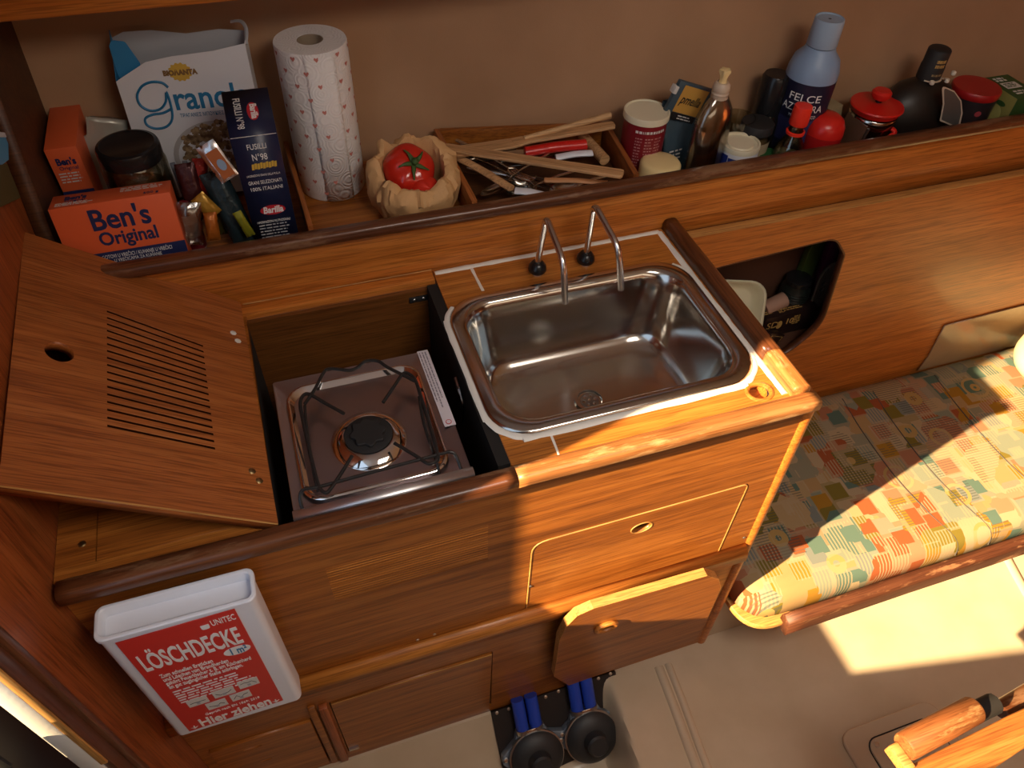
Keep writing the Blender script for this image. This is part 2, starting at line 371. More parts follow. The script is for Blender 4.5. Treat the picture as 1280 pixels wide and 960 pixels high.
v1 = vor(11.0); s1 = sep(v1.outputs['Color']); p1 = ramp(nt, PAL, 'CONSTANT'); L(s1[0], p1.inputs[0])
v2 = vor(22.0); s2 = sep(v2.outputs['Color']); p2 = ramp(nt, PAL, 'CONSTANT'); L(s2[1], p2.inputs[0])
c = mixc(nt, p1.outputs[0], p2.outputs[0], mth('GREATER_THAN', s1[1], 0.5))
wv = nt.nodes.new('ShaderNodeTexWave'); wv.inputs['Scale'].default_value = 38; wv.bands_direction = 'X'; L(_mp.outputs[0], wv.inputs['Vector'])
wv2 = nt.nodes.new('ShaderNodeTexWave'); wv2.inputs['Scale'].default_value = 46; wv2.bands_direction = 'Y'; L(_mp.outputs[0], wv2.inputs['Vector'])
c = mixc(nt, c, (0.62, 0.56, 0.42), mth('MULTIPLY', mth('GREATER_THAN', wv.outputs['Fac'], 0.62), mth('MULTIPLY', mth('GREATER_THAN', s2[2], 0.62), 0.8)))
c = mixc(nt, c, (0.12, 0.16, 0.16), mth('MULTIPLY', mth('GREATER_THAN', wv2.outputs['Fac'], 0.66), mth('MULTIPLY', mth('GREATER_THAN', s1[2], 0.7), 0.6)))
v3 = vor(11.0, 'EUCLIDEAN'); ring = mth('FRACT', mth('MULTIPLY', v3.outputs['Distance'], 4.2))
s3 = sep(v3.outputs['Color'])
c = mixc(nt, c, (0.64, 0.50, 0.22), mth('MULTIPLY', mth('LESS_THAN', mth('ABSOLUTE', mth('SUBTRACT', ring, 0.5)), 0.16), mth('MULTIPLY', mth('GREATER_THAN', s3[0], 0.6), mth('LESS_THAN', v3.outputs['Distance'], 0.42))))
edge1 = mth('GREATER_THAN', v1.outputs['Distance'], 0.44); edge2 = mth('GREATER_THAN', v2.outputs['Distance'], 0.46)
c = mixc(nt, c, (0.66, 0.60, 0.46), mth('MULTIPLY', edge2, 0.5))
c = mixc(nt, c, (0.57, 0.48, 0.38), 1.0, 'MULTIPLY')
L(c, b.inputs['Base Color'])
_n = nt.nodes.new('ShaderNodeTexNoise'); _n.inputs['Scale'].default_value = 500; L(_tc.outputs['Object'], _n.inputs['Vector'])
_bp = nt.nodes.new('ShaderNodeBump'); _bp.inputs['Strength'].default_value = 0.3; _bp.inputs['Distance'].default_value = 0.001
L(_n.outputs['Fac'], _bp.inputs['Height']); L(_bp.outputs['Normal'], b.inputs['Normal'])

# ================================================================== THE SETTING
def S(o): o['kind'] = 'structure'; return o
# sole: flat moulding on the right, a lower well in front of the cabinets
def fz(x, y):
    wv_ = min(1, max(0, (0.487 - (0.55 - y) * 0.1 - x) / 0.040)); wv_ = wv_ * wv_ * (3 - 2 * wv_)
    k_ = min(1, max(0, (0.572 - y) / 0.125)); return -0.14 * wv_ * k_ ** 0.9
bm = bmesh.new(); fx_ = sorted({-0.45, -0.2, 0.1, 2.7, 1.5, 0.8} | {0.38 + 0.006 * i for i in range(26)}); fy_ = sorted({-1.3, -0.6, -0.1, 0.2} | {0.3 + 0.0136 * i for i in range(22)} | {0.6})
G_ = [[bm.verts.new((x, y, fz(x, y))) for y in fy_] for x in fx_]
for i in range(len(fx_) - 1):
    for j in range(len(fy_) - 1): bm.faces.new((G_[i][j], G_[i + 1][j], G_[i + 1][j + 1], G_[i][j + 1]))
ex = bmesh.ops.extrude_face_region(bm, geom=list(bm.faces))
for v_ in ex['geom']:
    if isinstance(v_, bmesh.types.BMVert): v_.co.z = -0.25
floor = S(bm_obj('floor', bm, gel, smooth=True))
def ridge(pts, wdt=0.012, h=0.007):
    return tube('moulded_ridge', smoothpath(pts, 5), wdt, gel_smooth, floor, n=10, flat=(1, h / wdt))
ridge([(0.604, 0.553, 0.0), (0.596, 0.45, 0.0), (0.585, 0.33, 0.0), (0.57, 0.1, 0.0)], 0.011)
ridge([(0.628, 0.553, 0.0), (0.62, 0.45, 0.0), (0.608, 0.33, 0.0), (0.593, 0.1, 0.0)], 0.009)
ridge([(1.63, 0.58, 0.0), (1.60, 0.48, 0.0), (1.57, 0.36, 0.0)], 0.012)
plate('inspection_cover', rrect(0.915, -0.02, 1.165, 0.292, 0.03), [], 0.012, XY(0.0), gel_smooth, floor, bev=0.003)
ins = plate('cover_panel', rrect(0.962, 0.0, 1.135, 0.258, 0.025), [], 0.003, XY(0.0125), gel_smooth, floor, bev=0.001)
for x, y in ((0.98, 0.245), (1.118, 0.24)): lathe('screw', [(0.006, 0), (0.006, 0.002), (0, 0.0028)], screw_m, ins, n=10, M=Matrix.Translation((x, y, 0.0155)))
tube('cover_gap', [(p[0], p[1], 0.0125) for p in rrect(0.960, -0.002, 1.137, 0.260, 0.027)], 0.0014, black_matte, floor, n=6, closed=True)

S(plate('wall_left', [(0.462, -0.15), (1.75, -0.15), (1.75, 2.1), (0.462, 2.1)], [], 0.02, YZ(-0.38), teak_red))
t = S(box('trim_1', (-0.384, 0.450, -0.15), (-0.3475, 0.4615, 2.1), post_m, bev=0.003))
t = S(box('trim_2', (-0.3633, 0.4262, 0.72), (-0.3553, 0.4290, 2.1), edge_z, bev=0.0004))
t = S(box('trim_6', (-0.3634, 0.4291, -0.15), (-0.3540, 0.4499, 2.1), post_m, bev=0.001))
t = S(box('trim_3', (-0.3845, 0.4265, -0.15), (-0.3637, 0.4495, 2.1), white_paint, bev=0.001))
S(plate('wall_rear', [(-1.3, -0.15), (0.62, -0.15), (0.62, 2.1), (0.425, 2.1), (0.425, 0.80), (0.4045, 0.80), (0.4045, 0.925), (0.035, 0.925), (-0.78, 2.1), (-1.3, 2.1)], [], 0.02, YZ(-0.45), black_matte))  # slanted edge and notch of the opening shaped to trim the sunbeam
for k in range(9):
    box('batten', (-0.4295, 0.40 - k * 0.045, -0.14), (-0.424, 0.415 - k * 0.045, 0.87), black_plastic, bpy.data.objects['wall_rear'])
S(box('wall_right', (2.7, -1.3, -0.2), (2.72, 1.6, 2.1), teak_red))
S(box('wall_front', (-0.45, -1.32, -0.2), (2.7, -1.3, 2.1), teak))
added_hatch = rrect(0.25, -0.5, 0.85, 0.1, 0.04)  # unseen roof opening added to let sky light in
S(plate('ceiling', [(-0.45, -1.32), (2.72, -1.32), (2.72, 1.75), (-0.45, 1.75)], [added_hatch], 0.03, XY(2.1), cream_m))
def wy(x, z):
    t_ = min(1, max(0, (x - 0.20) / 0.70)); base = 1.312 - 0.112 * t_ * t_ * (3 - 2 * t_)
    return base + 0.26 * max(z - 0.965, -0.075)
bm = bmesh.new(); xs = [-0.36 + 3.06 * i / 60 for i in range(61)]; zs = [-0.2] + [0.89 + 1.21 * j / 15 for j in range(16)]
F = [[bm.verts.new((x, wy(x, z), z)) for z in zs] for x in xs]; B = [[bm.verts.new((x, wy(x, z) + 0.02, z)) for z in zs] for x in xs]
for i in range(60):
    for j in range(16):
        if 4 <= i < 28 and 9 <= j < 13:  # gap left for the added pane
            continue
        bm.faces.new((F[i][j], F[i + 1][j], F[i + 1][j + 1], F[i][j + 1])); bm.faces.new((B[i][j], B[i][j + 1], B[i + 1][j + 1], B[i + 1][j]))
for i in range(60):
    bm.faces.new((F[i][0], B[i][0], B[i + 1][0], F[i + 1][0])); bm.faces.new((F[i][16], F[i + 1][16], B[i + 1][16], B[i][16]))
for j in range(16):
    bm.faces.new((F[0][j], F[0][j + 1], B[0][j + 1], B[0][j])); bm.faces.new((F[60][j], B[60][j], B[60][j + 1], F[60][j + 1]))
S(bm_obj('wall_back', bm, carpet, smooth=True))
wx = [xs[i] for i in range(4, 29)]; wz = [zs[j] for j in range(9, 14)]
bm = bmesh.new(); ga = [[bm.verts.new((x, wy(x, z) + 0.010, z)) for z in wz] for x in wx]; gb_ = [[bm.verts.new((x, wy(x, z) + 0.014, z)) for z in wz] for x in wx]
for i in range(len(wx) - 1):
    for j in range(len(wz) - 1): bm.faces.new((ga[i][j], ga[i + 1][j], ga[i + 1][j + 1], ga[i][j + 1])); bm.faces.new((gb_[i][j], gb_[i][j + 1], gb_[i + 1][j + 1], gb_[i + 1][j]))
WIN_BM = bm
added_window = S(bm_obj('added_window_1', WIN_BM, thin('added_window_pane', (0.9, 0.92, 0.95), 0.03, 0.04)))  # unseen pane added above the shelf so the steel reflects sky
ring_ = [(x, wy(x, wz[0]) + 0.01, wz[0]) for x in wx] + [(wx[-1], wy(wx[-1], z) + 0.01, z) for z in wz[1:]] + [(x, wy(x, wz[-1]) + 0.01, wz[-1]) for x in wx[-2::-1]] + [(wx[0], wy(wx[0], z) + 0.01, z) for z in wz[-2:0:-1]]
tube('added_window_frame', ring_, 0.018, steel_soft, added_window, n=8, closed=True)
S(box('trim_4', (-0.359, 1.19, 1.312), (2.69, 1.215, 1.40), teak_warm, bev=0.004))
S(plate('trim_5', [(1.08, 0.967), (1.42, 0.967), (1.42, 1.60), (1.30, 1.60), (1.08, 1.0)], [], 0.022, YZ(-0.3595), inner_dark))

# ================================================================== SHELF BEHIND THE WORKTOP
shelf = thing('storage_shelf', 'long teak shelf against the hull with a raised dark fiddle rail', 'shelf', (0, 1.04, 0.9))
plate('shelf_board', [(-0.359, 1.046), (0.6135, 1.046), (0.636, 1.240), (0.630, 1.245), (0.40, 1.290), (0.2, 1.305), (-0.359, 1.305)], [], 0.015, XY(0.950), teak, shelf, True)
box('shelf_board', (0.600, 1.046, 0.895), (2.69, 1.195, 0.91), teak, shelf, True)
tag(box('front_board', (-0.359, 1.030, 0.88), (2.69, 1.045, 1.000), teak_warm, shelf, True, bev=0.002), 'teak front board below the fiddle')
bm = bmesh.new(); pr = arc_pts([(1.012, 1.000), (1.038, 1.000), (1.038, 1.022), (1.012, 1.022)], 0.010, 5)
N = 40; rings = []
for i in range(N + 1):
    x = -0.355 + 3.04 * i / N; rings.append([bm.verts.new((x, y + 0.0008 * noise.noise(Vector((x * 9, y * 50, 0))), z + 0.0010 * noise.noise(Vector((x * 7, 3, z * 50))))) for y, z in pr])
for a_, b_ in zip(rings, rings[1:]):
    for k in range(len(pr)): bm.faces.new((a_[k], a_[(k + 1) % len(pr)], b_[(k + 1) % len(pr)], b_[k]))
bm.faces.new(rings[0]); bm.faces.new(rings[-1][::-1])
tag(bm_obj('fiddle_rail', bm, rail_m, shelf, True, 'all'), 'dark worn rounded rail')
box('ledge', (-0.359, 1.003, 0.888), (0.222, 1.030, 0.902), teak_warm, shelf, True, bev=0.002)
tube('glue_line', [(-0.098, 1.0285, 0.9028), (0.222, 1.0285, 0.9028)], 0.0012, edge_m, shelf, True, n=6)
div = box('shelf_divider', (-0.004, 0, 0), (0.004, 0.315, 0.05), teak_side, None, bev=0.001)
div.location = (0.034, 1.053, 0.9655); div.rotation_euler.z = 0.02
tag(div, 'thin teak divider standing on the shelf beside the dark blue pasta box', 'divider')

# ================================================================== GALLEY CABINET
cab = thing('galley_cabinet', 'built-in teak galley cabinet under the stove and sink with vent and drawer', 'cabinet', (0.18, 0.6, 0))
dr = arc_pts([(0.258, 0.446), (0.655, 0.446), (0.655, 0.694), (0.258, 0.694)], [0.002, 0.002, 0.012, 0.03], 5)
dr_in = arc_pts([(0.2605, 0.4485), (0.6525, 0.4485), (0.6525, 0.6915), (0.2605, 0.6915)], [0.002, 0.002, 0.012, 0.028], 5)
vent = [(-0.053, 0.685), (0.186, 0.685), (0.186, 0.784), (-0.053, 0.784)]
plate('front_panel', [(-0.359, 0.44), (0.722, 0.44), (0.722, 0.8865), (-0.359, 0.8865)], [dr, vent], 0.012, XZ(0.575), teak, cab, True)
box('shade_backing', (-0.359, 0.588, 0.0005), (0.722, 0.592, 0.881), dark_m, cab, True)  # black sheet standing in for shade behind holes and gaps
dw = plate('drawer_front', dr_in, [circ(0.459, 0.645, 0.0195, 0.0145)], 0.012, XZ(0.5748), teak, cab, True)
tube('finger_ring', [(0.459 + 0.0195 * math.cos(k * PI / 12), 0.575, 0.645 + 0.0145 * math.sin(k * PI / 12)) for k in range(24)], 0.0013, edge_m, dw, n=6, closed=True)
tube('edge_strip', [(x, 0.5752, z) for x, z in dr_in], 0.0014, edge_m, dw, n=6, closed=True)
ns = 15
for k in range(ns):
    z = 0.685 + (k + 0.5) * 0.099 / ns
    box('slat', (-0.053, 0.5755, z - 0.0022), (0.186, 0.587, z + 0.0022), teak, cab, True)
    box('light_strip', (-0.053, 0.5748, z + 0.0026), (0.186, 0.587, z + 0.0026 + 0.0011), teak_yellow, cab, True)
# trim ledge
plate('ledge_trim', [(0.553, 0.436), (0.575, 0.436), (0.575, 0.470), (0.567, 0.470), (0.555, 0.458)], [], 1.069, YZ(-0.359), teak_yellow, cab, True)
LZ = 0.3
plate('lower_panel', [(-0.359, 0.0005), (0.722, 0.0005), (0.722, 0.436), (-0.359, 0.436)],
      [[(-0.116, 0.035), (0.200, 0.035), (0.200, 0.318), (-0.116, 0.318)], [(-0.34, 0.02), (-0.156, 0.02), (-0.156, 0.275), (-0.34, 0.275)],
       arc_pts([(0.36, 0.09), (0.66, 0.09), (0.66, 0.40), (0.36, 0.40)], 0.03)], 0.01, XZ(0.578), teak, cab, True)
ld = plate('door', [(-0.113, 0.037), (0.194, 0.037), (0.197, 0.314), (-0.113, 0.314)], [], 0.012, XZ(0.574), teak, cab, True)
tube('edge_strip', [(-0.113, 0.5745, 0.3145), (0.197, 0.5745, 0.3145)], 0.0012, edge_m, ld, n=6)
ld2 = plate('door', [(-0.338, 0.022), (-0.158, 0.022), (-0.158, 0.273), (-0.338, 0.273)], [circ(-0.27, 0.235, 0.018, 0.005, 16), circ(-0.262, 0.155, 0.012, 0.004, 16)], 0.012, XZ(0.572), teak, cab, True)
DP, DN = Vector((0.5, 0.530, 0.45)), Vector((0, 1, 0.065)).normalized()
fo = [atp(x, y, DP, DN) for x, y in ((693, 846), (700, 800), (708, 784), (722, 770), (742, 761), (815, 740), (884, 720), (898, 724), (901, 735), (880, 782), (869, 800), (711, 857))]
dax = Vector((0, -0.065, 1)).normalized(); DM = basis(DP, (1, 0, 0), dax, DN)
loc_ = [((p - DP).x, (p - DP).dot(dax)) for p in fo]
rc = atp(757, 782, DP, DN) - DP; rcx, rcz = rc.x, rc.dot(dax)
od = plate('open_door', loc_, [circ(rcx, rcz, 0.0185, 0.0140)], 0.017, DM, teak, cab, True)
tag(plate('door_edge', loc_[:10] + [(loc_[9][0] - 0.004, loc_[9][1])] + [(x * 0.994, z - 0.0025) for x, z in loc_[8:0:-1]] + [(loc_[0][0] + 0.002, loc_[0][1])], [], 0.0175, DM @ Matrix.Translation((0, 0, 0.0002)) , edge_m, od), 'pale bare door edge') if False else None
tag(tube('door_edge', [DM @ Vector((x, z + 0.0005, 0.0085)) for x, z in loc_[:9]], 0.0088, edge_m, od, n=8, flat=(1, 1)), 'pale bare door edge') if False else None
bm = bmesh.new(); E_ = loc_[:10]
for (xa, za), (xb, zb) in zip(E_, E_[1:]):
    nx, nz = -(zb - za), (xb - xa); l_ = math.hypot(nx, nz); nx, nz = nx / l_ * 0.0006, nz / l_ * 0.0006
    q_ = [DM @ Vector((xa, za, 0.0)), DM @ Vector((xb, zb, 0.0)), DM @ Vector((xb, zb, 0.017)), DM @ Vector((xa, za, 0.017))]
    o_ = [DM @ Vector((xa + nx, za + nz, 0.0)), DM @ Vector((xb + nx, zb + nz, 0.0)), DM @ Vector((xb + nx, zb + nz, 0.017)), DM @ Vector((xa + nx, za + nz, 0.017))]
    vv = [bm.verts.new(p) for p in q_ + o_]
    for f_ in ((4, 5, 6, 7), (0, 3, 2, 1), (0, 1, 5, 4), (2, 3, 7, 6), (0, 4, 7, 3), (1, 2, 6, 5)): bm.faces.new([vv[i] for i in f_])
tag(bm_obj('door_edge', bm, edge_m, od), 'pale bare door edge')
tag(tube('finger_ring', [DM @ Vector((rcx + 0.0205 * math.cos(k * PI / 12), rcz + 0.0160 * math.sin(k * PI / 12), -0.003)) for k in range(24)], 0.0048, teak_yellow, od, n=8, closed=True), 'raised finger ring')
box('stile', (-0.135, 0.566, 0.02), (-0.119, 0.578, 0.325), teak_red, cab, True, bev=0.002)
box('stile', (-0.153, 0.570, 0.02), (-0.140, 0.578, 0.335), teak, cab, True, bev=0.002)
box('latch', (-0.112, 0.569, 0.06), (-0.092, 0.574, 0.068), steel, cab, True)
post = tube('corner_post', [(0.710, 0.583, 0.8865), (0.722, 0.583, 0.45), (0.728, 0.584, 0.20), (0.730, 0.585, 0.0)], 0.013, teak_warm, cab, True, n=14)
box('side_panel', (0.706, 0.59, 0.0005), (0.724, 1.003, 0.885), teak_side, cab, True)
for px, py in ((543, 793), (435, 845), (522, 800), (763, 744), (663, 733), (930, 672), (1267 / 2.667 + 0, 0)):
    if py == 0: continue
    p = at(px, py, 1, 0.5745)
    lathe('screw', [(0.0035, 0), (0.0028, 0.001), (0, 0.0014)], screw_m, cab, True, n=8, M=Matrix.Translation(p) @ Matrix.Rotation(PI / 2, 4, 'X'))
# front fiddle rail of the worktop
def railbar(name, pr, x0, x1, m, amp=0.0006):
    bm = bmesh.new(); rings = []; n_ = 30
    for i in range(n_ + 1):
        x = x0 + (x1 - x0) * i / n_
        rings.append([bm.verts.new((x, y + amp * noise.noise(Vector((x * 11, y * 60, 1))), z + amp * noise.noise(Vector((x * 13, 7, z * 60))))) for y, z in pr])
    for a_, b_ in zip(rings, rings[1:]):
        for k in range(len(pr)): bm.faces.new((a_[k], a_[(k + 1) % len(pr)], b_[(k + 1) % len(pr)], b_[k]))
    bm.faces.new(rings[0]); bm.faces.new(rings[-1][::-1])
    return bm_obj(name, bm, m, cab, True, 'all')
rp = arc_pts([(0.553, 0.887), (0.5815, 0.887), (0.5815, 0.912), (0.553, 0.912)], [0.009, 0.002, 0.010, 0.011], 5)
tag(railbar('front_rail', rp, -0.352, 0.222, rail_m), 'dark varnished left length of rail, outside the painted sunlight')
tag(railbar('front_rail', rp, 0.2225, 0.703, rail_lit), 'right length of rail, sunlit tone painted in, with worn patches')  # split at the sun's shadow edge; the sunlight is in the colour
# stove bay
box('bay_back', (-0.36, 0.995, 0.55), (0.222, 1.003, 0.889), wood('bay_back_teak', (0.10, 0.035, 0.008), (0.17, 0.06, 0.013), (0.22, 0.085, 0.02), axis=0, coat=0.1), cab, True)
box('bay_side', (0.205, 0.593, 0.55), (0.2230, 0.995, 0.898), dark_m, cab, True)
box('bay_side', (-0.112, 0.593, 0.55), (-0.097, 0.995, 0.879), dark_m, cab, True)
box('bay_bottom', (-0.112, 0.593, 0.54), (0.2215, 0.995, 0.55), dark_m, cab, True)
br = box('bracket', (0.172, 0.992, 0.867), (0.220, 0.995, 0.879), black_matte, cab, True, bev=0.001)
for x in (0.181, 0.197): lathe('screw', [(0.003, 0), (0.002, 0.001), (0, 0.0014)], screw_m, br, n=8, M=Matrix.Translation((x, 0.992, 0.873)) @ Matrix.Rotation(PI / 2, 4, 'X'))

# worktops
wt = thing('worktop', 'teak worktop around the stainless sink with white caulked joints', 'worktop', (0.45, 0.8, 0.9))
SX0, SX1, SY0, SY1 = 0.216, 0.656, 0.630, 0.940
sinkhole = rrect(0.235, SY0 + 0.02, SX1 - 0.02, SY1 - 0.02, 0.06)
fh = circ(0.6285, 0.6075, 0.0215, 0.0185)
plate('board', [(0.2235, 0.5825), (0.669, 0.5825), (0.669, 1.0295), (0.2235, 1.029)], [sinkhole, fh], 0.018, XY(0.882), teak_yellow, wt, True)
tag(tube('finger_ring', [(0.6285 + 0.0195 * math.cos(k * PI / 12), 0.6075 + 0.0170 * math.sin(k * PI / 12), 0.8985) for k in range(24)], 0.004, teak_yellow, wt, True, n=8, closed=True), 'rounded finger hole lining')
lathe('finger_pocket', [(0.018, 0.898), (0.017, 0.885), (0.006, 0.882), (0, 0.882)], teak_warm, wt, True, n=20, M=Matrix.Translation((0.6285 - 0.004, 0.6075 + 0.004, 0)))
def bead(pts, r, seed=0):
    P = smoothpath(pts, 10); rs = [r * (1 + 0.28 * noise.noise(Vector((p.x * 55 + seed, p.y * 55, 0)))) for p in P]
    return tube('caulk_bead', P, rs, caulk_m, wt, True, n=8, flat=(1, 0.35))
bead([(0.226, 1.021, 0.9), (0.36, 1.022, 0.9), (0.5, 1.0215, 0.9), (0.660, 1.022, 0.9)], 0.0056)
bead([(0.6600, 1.020, 0.9), (0.6610, 0.85, 0.9), (0.6625, 0.72, 0.9), (0.6640, 0.592, 0.9)], 0.0058, 3)
bead([(0.291, 1.018, 0.9), (0.292, 0.98, 0.9), (0.293, 0.952, 0.9)], 0.0026, 5)
bead([(0.294, 0.622, 0.9), (0.293, 0.6, 0.9), (0.292, 0.585, 0.9)], 0.0018, 6)
rr = rrect(SX0 - 0.003, SY0 - 0.004, SX1 + 0.002, SY1 + 0.004, 0.066, 8)
lo = [p for p in rr]
path = lo[12:18] + lo[18:36] + lo[:3]     # left side, front and right corner
path = [p for p in rr[13:]] + rr[:5]
bead([(p[0], p[1], 0.9005) for p in path], 0.0062, 8)
# side rail of the worktop
bm = bmesh.new()
def sweep_y(bm, pr, y0, y1, xo=0.0, n_=20):
    rings = []
    for i in range(n_ + 1):
        y = y0 + (y1 - y0) * i / n_; rings.append([bm.verts.new((x + 0.0006 * noise.noise(Vector((x * 60, y * 12, 2))), y, z + 0.0006 * noise.noise(Vector((4, y * 12, z * 60))))) for x, z in pr])
    for a_, b_ in zip(rings, rings[1:]):
        for k in range(len(pr)): bm.faces.new((a_[k], a_[(k + 1) % len(pr)], b_[(k + 1) % len(pr)], b_[k]))
    bm.faces.new(rings[0]); bm.faces.new(rings[-1][::-1])
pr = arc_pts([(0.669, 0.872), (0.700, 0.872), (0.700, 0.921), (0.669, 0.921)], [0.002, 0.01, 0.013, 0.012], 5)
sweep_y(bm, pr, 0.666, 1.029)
tag(bm_obj('side_rail', bm, rail_y, wt, True, 'all'), 'dark varnished back length of rail, outside the painted sunlight')
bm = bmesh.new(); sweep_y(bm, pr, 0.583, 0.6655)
tag(bm_obj('side_rail', bm, rail_lity, wt, True, 'all'), 'front end of rail, sunlit tone painted in, with worn patches')  # sunlit tone in the colour from the shadow edge forward

wl = thing('worktop', 'teak worktop left of the stove with a flush inset board, under the lifted lid', 'worktop', (-0.22, 0.8, 0.9))
plate('board', [(-0.359, 0.5825), (-0.0965, 0.5825), (-0.0965, 1.0), (-0.359, 1.0)], [[(-0.313, 0.600), (-0.118, 0.600), (-0.118, 0.96), (-0.313, 0.96)]], 0.018, XY(0.882), teak, wl, True)
plate('inset_board', [(-0.3115, 0.6015), (-0.1195, 0.6015), (-0.1195, 0.958), (-0.3115, 0.958)], [], 0.017, XY(0.8825), teak, wl, True)
lathe('screw', [(0.005, 0), (0.004, 0.0014), (0, 0.002)], brass, wl, True, n=10, M=Matrix.Translation((-0.329, 0.631, 0.9)))

# ================================================================== STOVE LID
Do = Vector((-0.093, 0.584, 0.906)); Bo = Vector((-0.352, 0.611, 1.064)); Co = Vector((-0.1, 1.02, 0.915))
u = (Bo - Do); v = (Co - Do); n_ = v.cross(u).normalized()      # n_ points down and away below the board
if n_.z > 0: n_ = -n_
lid = thing('stove_lid', 'teak stove lid with finger hole and ventilation slots leaning against the bulkhead', 'lid', Do)
def ST(s, t_): return (s, t_)
lo_pts = [(0.0, 0.0), (0.0, 1.0), (1.005, 1.045), (1.0, 0.0)]
slots = []
NS = 17
for k in range(NS):
    f_ = k / (NS - 1); tl = 0.262 + (0.755 - 0.262) * f_; tr_ = 0.25 + (0.702 - 0.25) * f_
    slots.append([(0.226, tr_ - 0.0058), (0.226, tr_ + 0.0058), (0.652, tl + 0.0058), (0.652, tl - 0.0058)])
hole = [(0.835 + 0.056 * math.cos(2 * PI * k / 24), 0.516 + 0.040 * math.sin(2 * PI * k / 24)) for k in range(24)]
fx = -u.normalized(); fz = -n_; fy = fz.cross(fx).normalized()
fr_ = Matrix((fx, fy, fz)).transposed()
lid.rotation_euler = fr_.to_euler()
inv = fr_.inverted()
ul, vl, nl = inv @ u, inv @ v, inv @ n_
Ml = basis((0, 0, 0), ul, vl, nl)
plate('board', [(p[0], p[1]) for p in lo_pts], [hole] + slots, 0.015, Ml, teak_lid, lid)
tag(plate('slot_shade_sheet', [(0.22, 0.235), (0.22, 0.72), (0.66, 0.775), (0.66, 0.25)], [], 0.003, Ml @ Matrix.Translation((0, 0, 0.0014)), mat('slot_shade', (0.022, 0.008, 0.003), 1.0, spec=0.0), lid), 'dark sheet standing in for shade inside the slots')  # shade in the slots painted as a dark sheet just below the surface
tube('edge_strip', [nl * 0.001, ul + nl * 0.001], 0.0012, edge_m, lid, n=6)
for s_, t_ in ((0.066, 0.812), (0.048, 0.775), (0.078, 0.185), (0.052, 0.152)):
    tag(lathe('screw_fill', [(0.0055, -0.0002), (0.004, 0.0010), (0, 0.0013)], offwhite if t_ > 0.5 else brass, lid, n=7, M=Matrix.Translation(ul * s_ + vl * t_)), 'pale filled screw hole' if t_ > 0.5 else 'dull brass screw')

# ================================================================== SINK
def loft(name, rings, m, parent, world=False, cap=True, smooth=True):
    bm = bmesh.new(); RR = [[bm.verts.new(p) for p in r] for r in rings]
    for a_, b_ in zip(RR, RR[1:]):
        k_ = len(a_)
        for k in range(k_): bm.faces.new((a_[k], a_[(k + 1) % k_], b_[(k + 1) % k_], b_[k]))
    if cap: bm.faces.new(RR[-1])
    me = bpy.data.meshes.new(name); bm.normal_update(); bm.to_mesh(me); bm.free()
    return link(name, me, m, parent, world, smooth)
sink = thing('sink', 'stainless steel galley sink with rounded corners and drain', 'sink', (0.44, 0.79, 0.9))
rings = []
for ins_, z, r in ((0, 0.8995, .062), (0, 0.9035, .062), (0.004, 0.9062, .060), (0.018, 0.9060, .056), (0.022, 0.9045, .055), (0.025, 0.901, .054), (0.028, 0.892, .056), (0.031, 0.87, .058), (0.038, 0.82, .060),
                   (0.045, 0.785, .060), (0.054, 0.772, .056), (0.068, 0.765, .048), (0.09, 0.7625, .04), (0.12, 0.761, .03)):
    rings.append([(x, y, z) for x, y in rrect(SX0 + ins_, SY0 + ins_, SX1 - ins_, SY1 - ins_, max(r, 0.008), 8)])
bowl = loft('bowl', rings, steel, sink, True, smooth='all')
bowl.data.materials.clear(); bowl.data.materials.append(steel)
DX, DY = 0.445, 0.775
dc = at(737, 500, 2, 0.763)
DX, DY = dc.x, dc.y
dr_ = thing  # drain parts
D0 = lathe('drain', [(0.024, 0.7632), (0.0265, 0.7655), (0.022, 0.7655), (0.0195, 0.758), (0.0195, 0.757), (0, 0.757)], steel, sink, True, n=28, M=Matrix.Translation((DX, DY, 0)))
hl = [circ(0.0105 * math.cos(k * PI / 3), 0.0105 * math.sin(k * PI / 3), 0.0032, n=10) for k in range(6)]
plate('strainer', circ(0, 0, 0.016, n=24), hl, 0.0015, Matrix.Translation((DX, DY, 0.7612)), steel_dark, sink, True)
lathe('strainer_screw', [(0.003, 0.7627), (0.002, 0.7642), (0, 0.7645)], chrome, sink, True, n=10, M=Matrix.Translation((DX, DY, 0)))
# taps
def tap(cx, cy, tipx, lab):
    t_ = thing('tap', lab, 'tap', (cx, cy, 0.9))
    tag(lathe('collar', [(0.0145, 0), (0.0150, 0.001), (0.0145, 0.0035)], chrome, t_, n=20), 'thin chrome ring')
    tag(lathe('grip', [(0.0145, 0.0030), (0.0165, 0.007), (0.0155, 0.014), (0.010, 0.022), (0.006, 0.0235), (0, 0.0235)], black_plastic, t_, n=20), 'glossy black grip')
    T_ = [Vector(q) - Vector((cx, cy, 0.9)) for q in tipx]      # top bend, fore bend, tip
    top, fore, tip = T_; base = Vector((0, 0, 0.018))
    def rnd_(a_, p_, c_, r_): 
        A = p_ + (a_ - p_).normalized() * r_; B = p_ + (c_ - p_).normalized() * r_
        return [A * (1 - k / 6) ** 2 + p_ * 2 * (k / 6) * (1 - k / 6) + B * (k / 6) ** 2 for k in range(7)]
    tube('spout', [base] + rnd_(base, top, fore, 0.016) + rnd_(top, fore, tip, 0.022) + [tip + (fore - tip).normalized() * 0.001, tip], [0.0056] * 15 + [0.0056, 0.0046], tap_m, t_, n=16)
    return t_
tap(0.399, 0.974, ((0.405, 0.966, 1.020), (0.405, 0.880, 0.992), (0.410, 0.868, 0.914)), 'left one of the two bent steel taps with black grips behind the sink')
